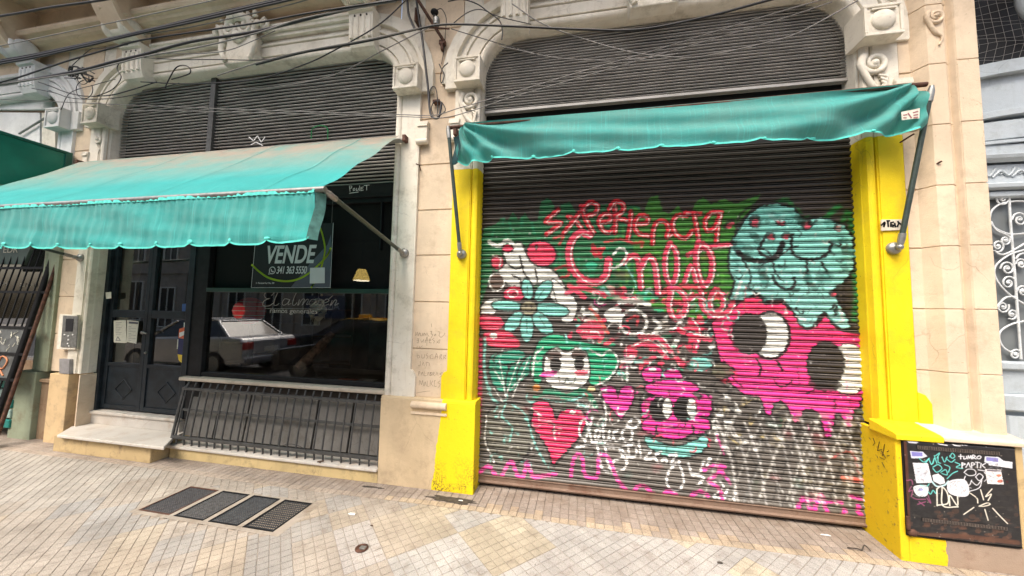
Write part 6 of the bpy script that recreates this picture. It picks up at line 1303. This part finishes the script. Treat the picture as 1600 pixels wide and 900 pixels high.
# ================================================================== CABLES
def cable(pts, y, rpx, label, mat=CABLE, name='overhead_cable', grp='cables strung along the facade', n=6):
    P = []
    ys_ = y if isinstance(y, (list, tuple)) else [y]*len(pts)
    for (a, b), yy in zip(pts, ys_): P.append(on(a, b, y=yy))
    P = [tuple(p) for p in cr(P, 8)]; m_ = MB(); m_.tube(P, rpx*1.15, n); o_ = m_.build(name, mat); tag(o_, label, 'cable', grp); return o_
for k, (dy, rr) in enumerate(((0, .011), (3, .008), (-3, .006))):
    cable([(-60, 111+dy), (0, 97+dy), (50, 88+dy), (125, 72+dy*.8), (225, 49+dy*.6), (300, 32+dy), (400, 9+dy), (520, -18+dy)], -.45, rr, ['thickest black cable of the upper bundle crossing the left volutes', 'lower black cable clinging to the thick upper bundle at left', 'thin black cable on the top of the upper left bundle'][k])
cable([(-40, 138), (25, 122), (100, 97), (175, 75), (225, 62), (325, 47), (400, 36), (492, 19), (640, -3)], -.42, .007, 'black cable just under the upper bundle, running to the bracket arm')
cable([(-40, 139), (32, 127), (125, 110), (175, 97), (225, 85), (300, 65), (400, 49), (537, 16), (640, -6)], -.40, .011, 'heavy black cable passing over the first fluted block at left')
cable([(0, 132), (60, 123), (125, 113), (180, 100), (228, 88), (310, 74), (400, 52), (470, 30), (560, 12), (620, 2)], -.41, .006, 'second strand twisted under the heavy cable over the fluted block', CABLEG)
cable([(225, 54), (300, 42), (400, 20), (450, 8), (500, -6)], -.43, .004, 'pale grey wire beside the upper bundle above the left window bay', CABLEG)
cable([(-40, 80), (0, 72), (100, 51), (200, 30), (335, 0), (420, -20)], -.6, .004, 'single pale wire high across the balcony soffit', CABLEG)
cable([(-30, 30), (32, 20), (75, 12), (160, 0), (220, -12)], -.6, .009, 'short dark cable at the top left corner')
cable([(400, 101), (475, 82), (575, 64), (650, 46), (700, 38), (800, 41), (912, 46), (1000, 46), (1100, 27), (1210, -2)], -.28, .008, 'black cable from the left lintel past the pier bracket to the right arch')
cable([(340, 118), (400, 99), (475, 80), (575, 62), (655, 44)], -.30, .005, 'thinner strand above the cable that meets the pier bracket', CABLEG)
cable([(640, -5), (590, 40), (520, 80), (475, 101), (400, 124), (300, 131), (220, 128)], -.25, .005, 'black wire looping down over the louvred shutter of the window bay')
cable([(672, 42), (600, 78), (520, 118), (430, 136), (380, 140)], -.2, .004, 'thin wire slanting from the pier bracket across the louvres', CABLEG)
cable([(649, -10), (655, 30), (660, 62), (668, 130), (672, 174), (678, 184), (686, 182), (690, 160)], -.06, .010, 'thick black cable dropping down the centre pier')
cable([(636, -10), (637, 8), (639, 24), (649, 47)], -.1, .010, 'short curved black cable left of the pier bracket')
cable([(-30, 153), (0, 155), (200, 164), (400, 172), (625, 179), (678, 180), (720, 168), (800, 145), (925, 107), (1012, 82), (1200, 24), (1340, -16)], -.2, .004, 'long thin wire sagging from the far left to the upper right shutter', CABLEG)
cable([(200, 172), (400, 176), (625, 182), (690, 184), (740, 172), (800, 152), (1000, 94), (1200, 36), (1300, 3)], -.2, .0035, 'second long thin wire just below the sagging one', CABLEG)
cable([(800, 6), (850, 38), (925, 65), (988, 82), (1050, 89), (1100, 88), (1200, 66), (1250, 50), (1340, 1)], -.25, .0045, 'grey wire drooping in front of the right louvred shutter', CABLEG)
cable([(780, 72), (800, 76), (875, 91), (975, 94), (1060, 84)], -.2, .0035, 'short faint wire across the left part of the right louvres', CABLEG)
cable([(705, 45), (760, 62), (840, 85)], -.2, .0035, 'thin wire leaving the bracket towards the right arch', CABLE)
cable([(700, 2), (722, -1), (745, 6), (762, 18), (780, 32), (785, 48), (784, 62)], -.1, .005, 'black wire hooking over the left curve of the right arch')
cable([(704, 40), (730, 20), (752, 15), (780, 26), (830, 38)], -.12, .0035, 'thin wire bowed over the right arch moulding')
cable([(225, 90), (275, 93), (340, 93), (400, 94), (440, 90)], -.12, .004, 'slack wire lying along the left lintel')
cable([(225, 82), (290, 84), (350, 80), (395, 64), (430, 48)], -.14, .0035, 'thin wire rising from the left lintel to the cartouche', CABLEG)
cable([(258, 138), (262, 128), (274, 107), (286, 102), (296, 106), (297, 114), (286, 119), (268, 124)], -.1, .005, 'small hooked cable end looping over the left lintel')
cable([(60, 128), (80, 135), (100, 143), (130, 150), (170, 149), (200, 142), (245, 128)], -.2, .005, 'slack black cable swagged under the tangle at left')
cable([(50, 138), (85, 145), (110, 153), (150, 155), (200, 150), (280, 130)], -.2, .004, 'lower slack cable swagged under the tangle at left')
cable([(95, 172), (110, 145), (150, 132), (180, 124)], -.15, .003, 'fine wire rising from the white block beside the tangle')
cable([(110, 105), (140, 78), (155, 76), (200, 70)], -.3, .003, 'fine wire between the tangle and the first volute')
cable([(186, 98), (183, 108), (189, 122), (175, 140), (150, 150), (135, 150)], -.15, .004, 'wire dangling from the first fluted block to the tangle')
tg_ = thing('cable_tangle', 'knot of old splices and loops hanging on the cables before the peach pier', 'cable tangle', tuple(on(128, 122, y=-.2)))
r = random.Random(4)
for k in range(9):
    cx, cy = r.uniform(108, 140), r.uniform(108, 128); m_ = MB(); pts = [tuple(on(cx+r.uniform(-14, 14), cy+r.uniform(-8, 10), y=-.28+r.uniform(-.04, .1))) for _ in range(5)]
    m_.tube([tuple(p) for p in cr(pts, 5)], r.uniform(.004, .010), 6); m_.build('splice', CABLE, tg_)
for rr_, cx, cy in ((13, 132, 140), (9, 130, 122)):
    m_ = MB(); m_.tube([tuple(on(cx+rr_*math.cos(a), cy+rr_*1.1*math.sin(a), y=-.22)) for a in np.linspace(-.5, 4.6, 20)], .0035, 6); m_.build('loop', CABLE, tg_)
bk = thing('cable_bracket', 'rusty iron cable bracket with an insulator bolted to the centre pier', 'bracket', (-1.2, .03, 3.95))
a = on(648, -8, y=-.20); b = on(692, 62, y=.0); m_ = MB(); m_.tube([tuple(a), tuple(b)], .015, 4); m_.build('strut', RUST, bk)
q = on(692, 68, y=.03); m_ = MB(); m_.box(q[0]-.03, q[0]+.03, .0, .05, q[2]-.02, q[2]+.02); m_.box(q[0]-.012, q[0]+.012, .0, .04, q[2]-.08, q[2]-.02); m_.build('clamp', RUST, bk, .003)
q = on(679, 19, y=-.08); m_ = MB(); m_.ball(tuple(q), .038, .035, .026); m_.tube([tuple(q), (q[0], q[1], q[2]-.05)], .012, 8); m_.build('insulator_cap', IRON, bk)
q = on(682, 33, y=-.06); m_ = MB(); m_.lathe((q[0], q[1], q[2]-.04), [(.03, 0), (.034, .02), (.026, .03), (.034, .045), (.028, .07)], 18); m_.build('insulator', STEEL, bk)
q = on(684, 45, y=-.04); m_ = MB(); m_.tube([tuple(on(670, 43, y=-.05)), tuple(on(702, 45, y=-.05))], .008, 6); m_.build('crosspiece', RUST, bk)
m_ = MB(); m_.tube([tuple(p) for p in cr([on(682, 16, y=-.06), on(690, 14, y=-.06), on(697, 28, y=-.06), on(696, 50, y=-.02), on(694, 75, y=.03), on(690, 100, y=.05)], 6)], .004, 6); m_.build('lead', CABLE, bk)
m_ = MB(); m_.box(*(lambda q: (q[0]-.008, q[0]+.008, -.03, .06, q[2]-.07, q[2]+.07))(on(651, 26, y=0))); m_.build('small_hook', RUST, bk)
b2 = thing('wall_hook', 'small rusty wall hook with coiled wires low on the centre pier', 'hook', tuple(on(682, 160, y=.05)))
q = on(683, 160, y=.03); m_ = MB(); m_.box(q[0]-.035, q[0]+.035, .0, .06, q[2]-.014, q[2]+.014); m_.build('plate', RUST, b2, .003)
for pts in ([(672, 160), (672, 142), (677, 135), (682, 142), (684, 165), (683, 182)], [(677, 180), (674, 168), (680, 158), (690, 160), (696, 172), (688, 180)], [(686, 100), (690, 108), (694, 118), (690, 130), (688, 120), (692, 106), (700, 98)]):
    m_ = MB(); m_.tube([tuple(p) for p in cr([on(a, b, y=.0) for a, b in pts], 6)], .005, 6); m_.build('wire_loop', CABLE, b2)
for i, (a, b, y) in enumerate(((655, 264, .03), (1452, 263, -.02), (1410, 221, .01))):
    q = on(a, b, y=y); m_ = MB(); m_.tube([(q[0], y+.03, q[2]), (q[0]+.02, y-.04, q[2]+.02), (q[0]+.035*(1 if i else -.3), y-.05, q[2]+.03)], .006, 6); tag(m_.build('iron_hook', RUST), ['short rusty hook in the joint of the centre pier beside the white jamb', 'rusty iron peg sticking out behind the right awning arm', 'dark hook just below the right end of the folded awning'][i], 'hook')

# ================================================================== ACROSS THE STREET (seen in the glass)
def window(par, x, y, z, w, h):
    f_ = MB(); e = .08
    for (a, b, c, d) in ((x-w/2, x+w/2, z, z+e), (x-w/2, x+w/2, z+h-e, z+h), (x-w/2, x-w/2+e, z+e, z+h-e), (x+w/2-e, x+w/2, z+e, z+h-e), (x-.03, x+.03, z+e, z+h-e)): f_.box(a, b, y, y+.08, c, d)
    o_ = f_.build('window', PAPER, par); MB().box(x-w/2+e, x+w/2-e, y+.01, y+.03, z+e, z+h-e).build('pane', DARKPANE, o_)
DARKPANE = plain('dark_pane', (.02, .022, .025), .1)
for i, (x0, x1, hh, c, lab) in enumerate(((-34, -20, 8.5, (.34, .30, .24), 'tan facade across the street at the far left'), (-20, -9, 7.6, (.42, .36, .28), 'cream facade with pilasters across the street'), (-9, 2, 9.0, (.36, .28, .20), 'brownish facade with tall windows across the street'), (2, 16, 7.5, (.40, .38, .34), 'grey facade across the street at the right'))):
    t_ = thing('street_facade', lab, 'building', ((x0+x1)/2, -15.5, 0)); pm_ = plaster('facade_%d' % i, c)
    MB().box(x0, x1, -16.5, -15, 0, hh).build('wall', pm_, t_); MB().box(x0, x1, -15, -14.7, hh-.4, hh).box(x0, x1, -15, -14.85, 3.7, 3.95).build('cornice', pm_, t_)
    k = int((x1-x0)/2.6)
    for j in range(k):
        x = x0+(x1-x0)*(j+.5)/k; window(t_, x, -15, .5 if j % 2 else .1, 1.3, 2.7); window(t_, x, -15, 4.5, 1.2, 2.0); MB().box(x+(x1-x0)/k/2-.18, x+(x1-x0)/k/2+.18, -15, -14.88, 0, 3.7).build('street_pilaster', pm_, t_)
asn = thing('shop_sign_board', 'dark blue sign board on the facade across the street', 'sign', (-14.5, -14.6, 1.5)); MB().box(-16.0, -13.4, -14.7, -14.6, 1.0, 2.3).build('board', plain('navy_board', (.02, .04, .09), .5), asn)
o_ = textmesh('Alsedo', .62, SIGNTXT, 'board_letters', asn, (0, 0, 0)); o_.matrix_world = Matrix.Translation((-13.7, -14.59, 1.5)) @ Matrix.Rotation(PI, 4, 'Z')
def car(x0, yc, body, roofm, label, L=4.2, taxi=False):
    """nose towards -x; x0 = nose, built on the road surface"""
    t_ = thing('parked_car', label, 'car', (x0+L/2, yc, -.15)); zb = -.15
    lo = [(0, .35), (.02, .62), (.12, .74), (.9, .86), (1.25, .92), (1.85, 1.33), (2.15, 1.41), (2.9, 1.42), (3.25, 1.36), (3.72, 1.02), (4.1, .98), (4.18, .9), (4.2, .5), (4.15, .28), (.1, .22)]
    bodyp = [(0, .35), (.02, .62), (.12, .74), (.9, .86), (1.25, .92), (3.72, .99), (4.1, .97), (4.18, .88), (4.2, .5), (4.15, .28), (3.72, .26), (3.65, .42), (3.45, .58), (3.25, .58), (3.05, .42), (2.98, .24), (1.22, .24), (1.15, .42), (.95, .58), (.75, .58), (.55, .42), (.48, .26), (.1, .24)]
    m_ = MB(); m_.prism([(x0+a, zb+b) for a, b in bodyp], yc-.83, yc+.83); m_.build('body', body, t_, .06)
    gp = [(1.22, .90), (1.87, 1.34), (2.2, 1.39), (2.9, 1.40), (3.22, 1.34), (3.74, .97)]; m_ = MB(); n = len(gp)
    vs_ = [(x0+a, yc+s_*(.78-.20*max(0, (b-.92)/.5)), zb+b) for s_ in (-1, 1) for a, b in gp]; m_.add(vs_, [tuple(range(n)), tuple(range(2*n-1, n-1, -1))]+[(i, i+1, n+i+1, n+i) for i in range(n-1)]+[(0, n, 2*n-1, n-1)]); m_.build('glasshouse', CARGLASS, t_, .03)
    rp_ = gp[1:5]; m_ = MB(); n = 4; vs_ = [(x0+a, yc+s_*.60, zb+b+dz) for dz in (.004, .035) for s_ in (-1, 1) for a, b in rp_]; m_.add(vs_, [(0, 1, 2, 3, 7, 6, 5, 4), (8, 9, 10, 11, 15, 14, 13, 12), (0, 1, 9, 8), (1, 2, 10, 9), (2, 3, 11, 10), (4, 5, 13, 12), (5, 6, 14, 13), (6, 7, 15, 14), (0, 4, 12, 8), (3, 7, 15, 11)]); m_.build('roof', roofm, t_, .012)
    m_ = MB()
    for s_ in (-1, 1):
        for (a, b), (c, d) in ((gp[0], gp[1]), (gp[4], gp[5]), ((2.45, .95), (2.42, 1.37))): m_.tube([(x0+a, yc+s_*(.79-.2*max(0, (b-.92)/.5)), zb+b), (x0+c, yc+s_*(.79-.2*max(0, (d-.92)/.5)), zb+d)], .035, 6)
    m_.build('pillar', body, t_)
    for wx in (.85, 3.35):
        for s_ in (-1, 1):
            w_ = MB(); w_.lathe((x0+wx, yc+s_*.72, zb+.31), [(.20, -.10), (.30, -.095), (.31, -.05), (.31, .05), (.30, .095), (.20, .10)], 24, 'y'); o_ = w_.build('wheel', plain('tyre', (.02, .02, .02), .8), t_); w_ = MB(); w_.lathe((x0+wx, yc+s_*.72, zb+.31), [(.19, -.104), (.06, -.09), (.05, .09), (.19, .104)], 16, 'y'); w_.build('rim', STEEL, o_)
    for s_ in (-1, 1):
        m_ = MB(); m_.box(x0+4.12, x0+4.215, yc+s_*.66-.14, yc+s_*.66+.14, zb+.68, zb+.86); m_.build('tail_light', plain('tail_red', (.35, .01, .01), .2), t_, .02); m_ = MB(); m_.box(x0-.01, x0+.12, yc+s_*.62-.16, yc+s_*.62+.16, zb+.58, zb+.70); m_.build('headlight', STEEL, t_, .02)
    m_ = MB(); m_.box(x0+4.19, x0+4.215, yc-.20, yc+.20, zb+.60, zb+.72); m_.build('number_plate', PAPER, t_); m_ = MB(); m_.box(x0+4.10, x0+4.26, yc-.80, yc+.80, zb+.36, zb+.50); m_.build('bumper', body, t_, .03)
    if taxi: m_ = MB(); m_.box(x0+2.3, x0+2.5, yc-.25, yc+.25, zb+1.435, zb+1.55); m_.build('roof_light', roofm, t_, .02)
CARGLASS = plain('car_glass', (.01, .012, .014), .05, 0, .05, 3, 0)
SILV = plain('silver_paint', (.48, .49, .50), .25, .5, .04, 3, 0); BLK = plain('black_paint', (.008, .008, .009), .15, 0, .05, 3, 0); YLW = plain('taxi_yellow', (.75, .42, .02), .3, 0, .05, 3, 0)
car(-12.2, -4.5, SILV, SILV, 'silver sedan parked at the kerb opposite the shop door'); car(-7.2, -4.5, BLK, BLK, 'black car parked at the kerb opposite the shop window'); car(-9.6, -7.4, BLK, YLW, 'black taxi with a yellow roof passing in the street', taxi=True)
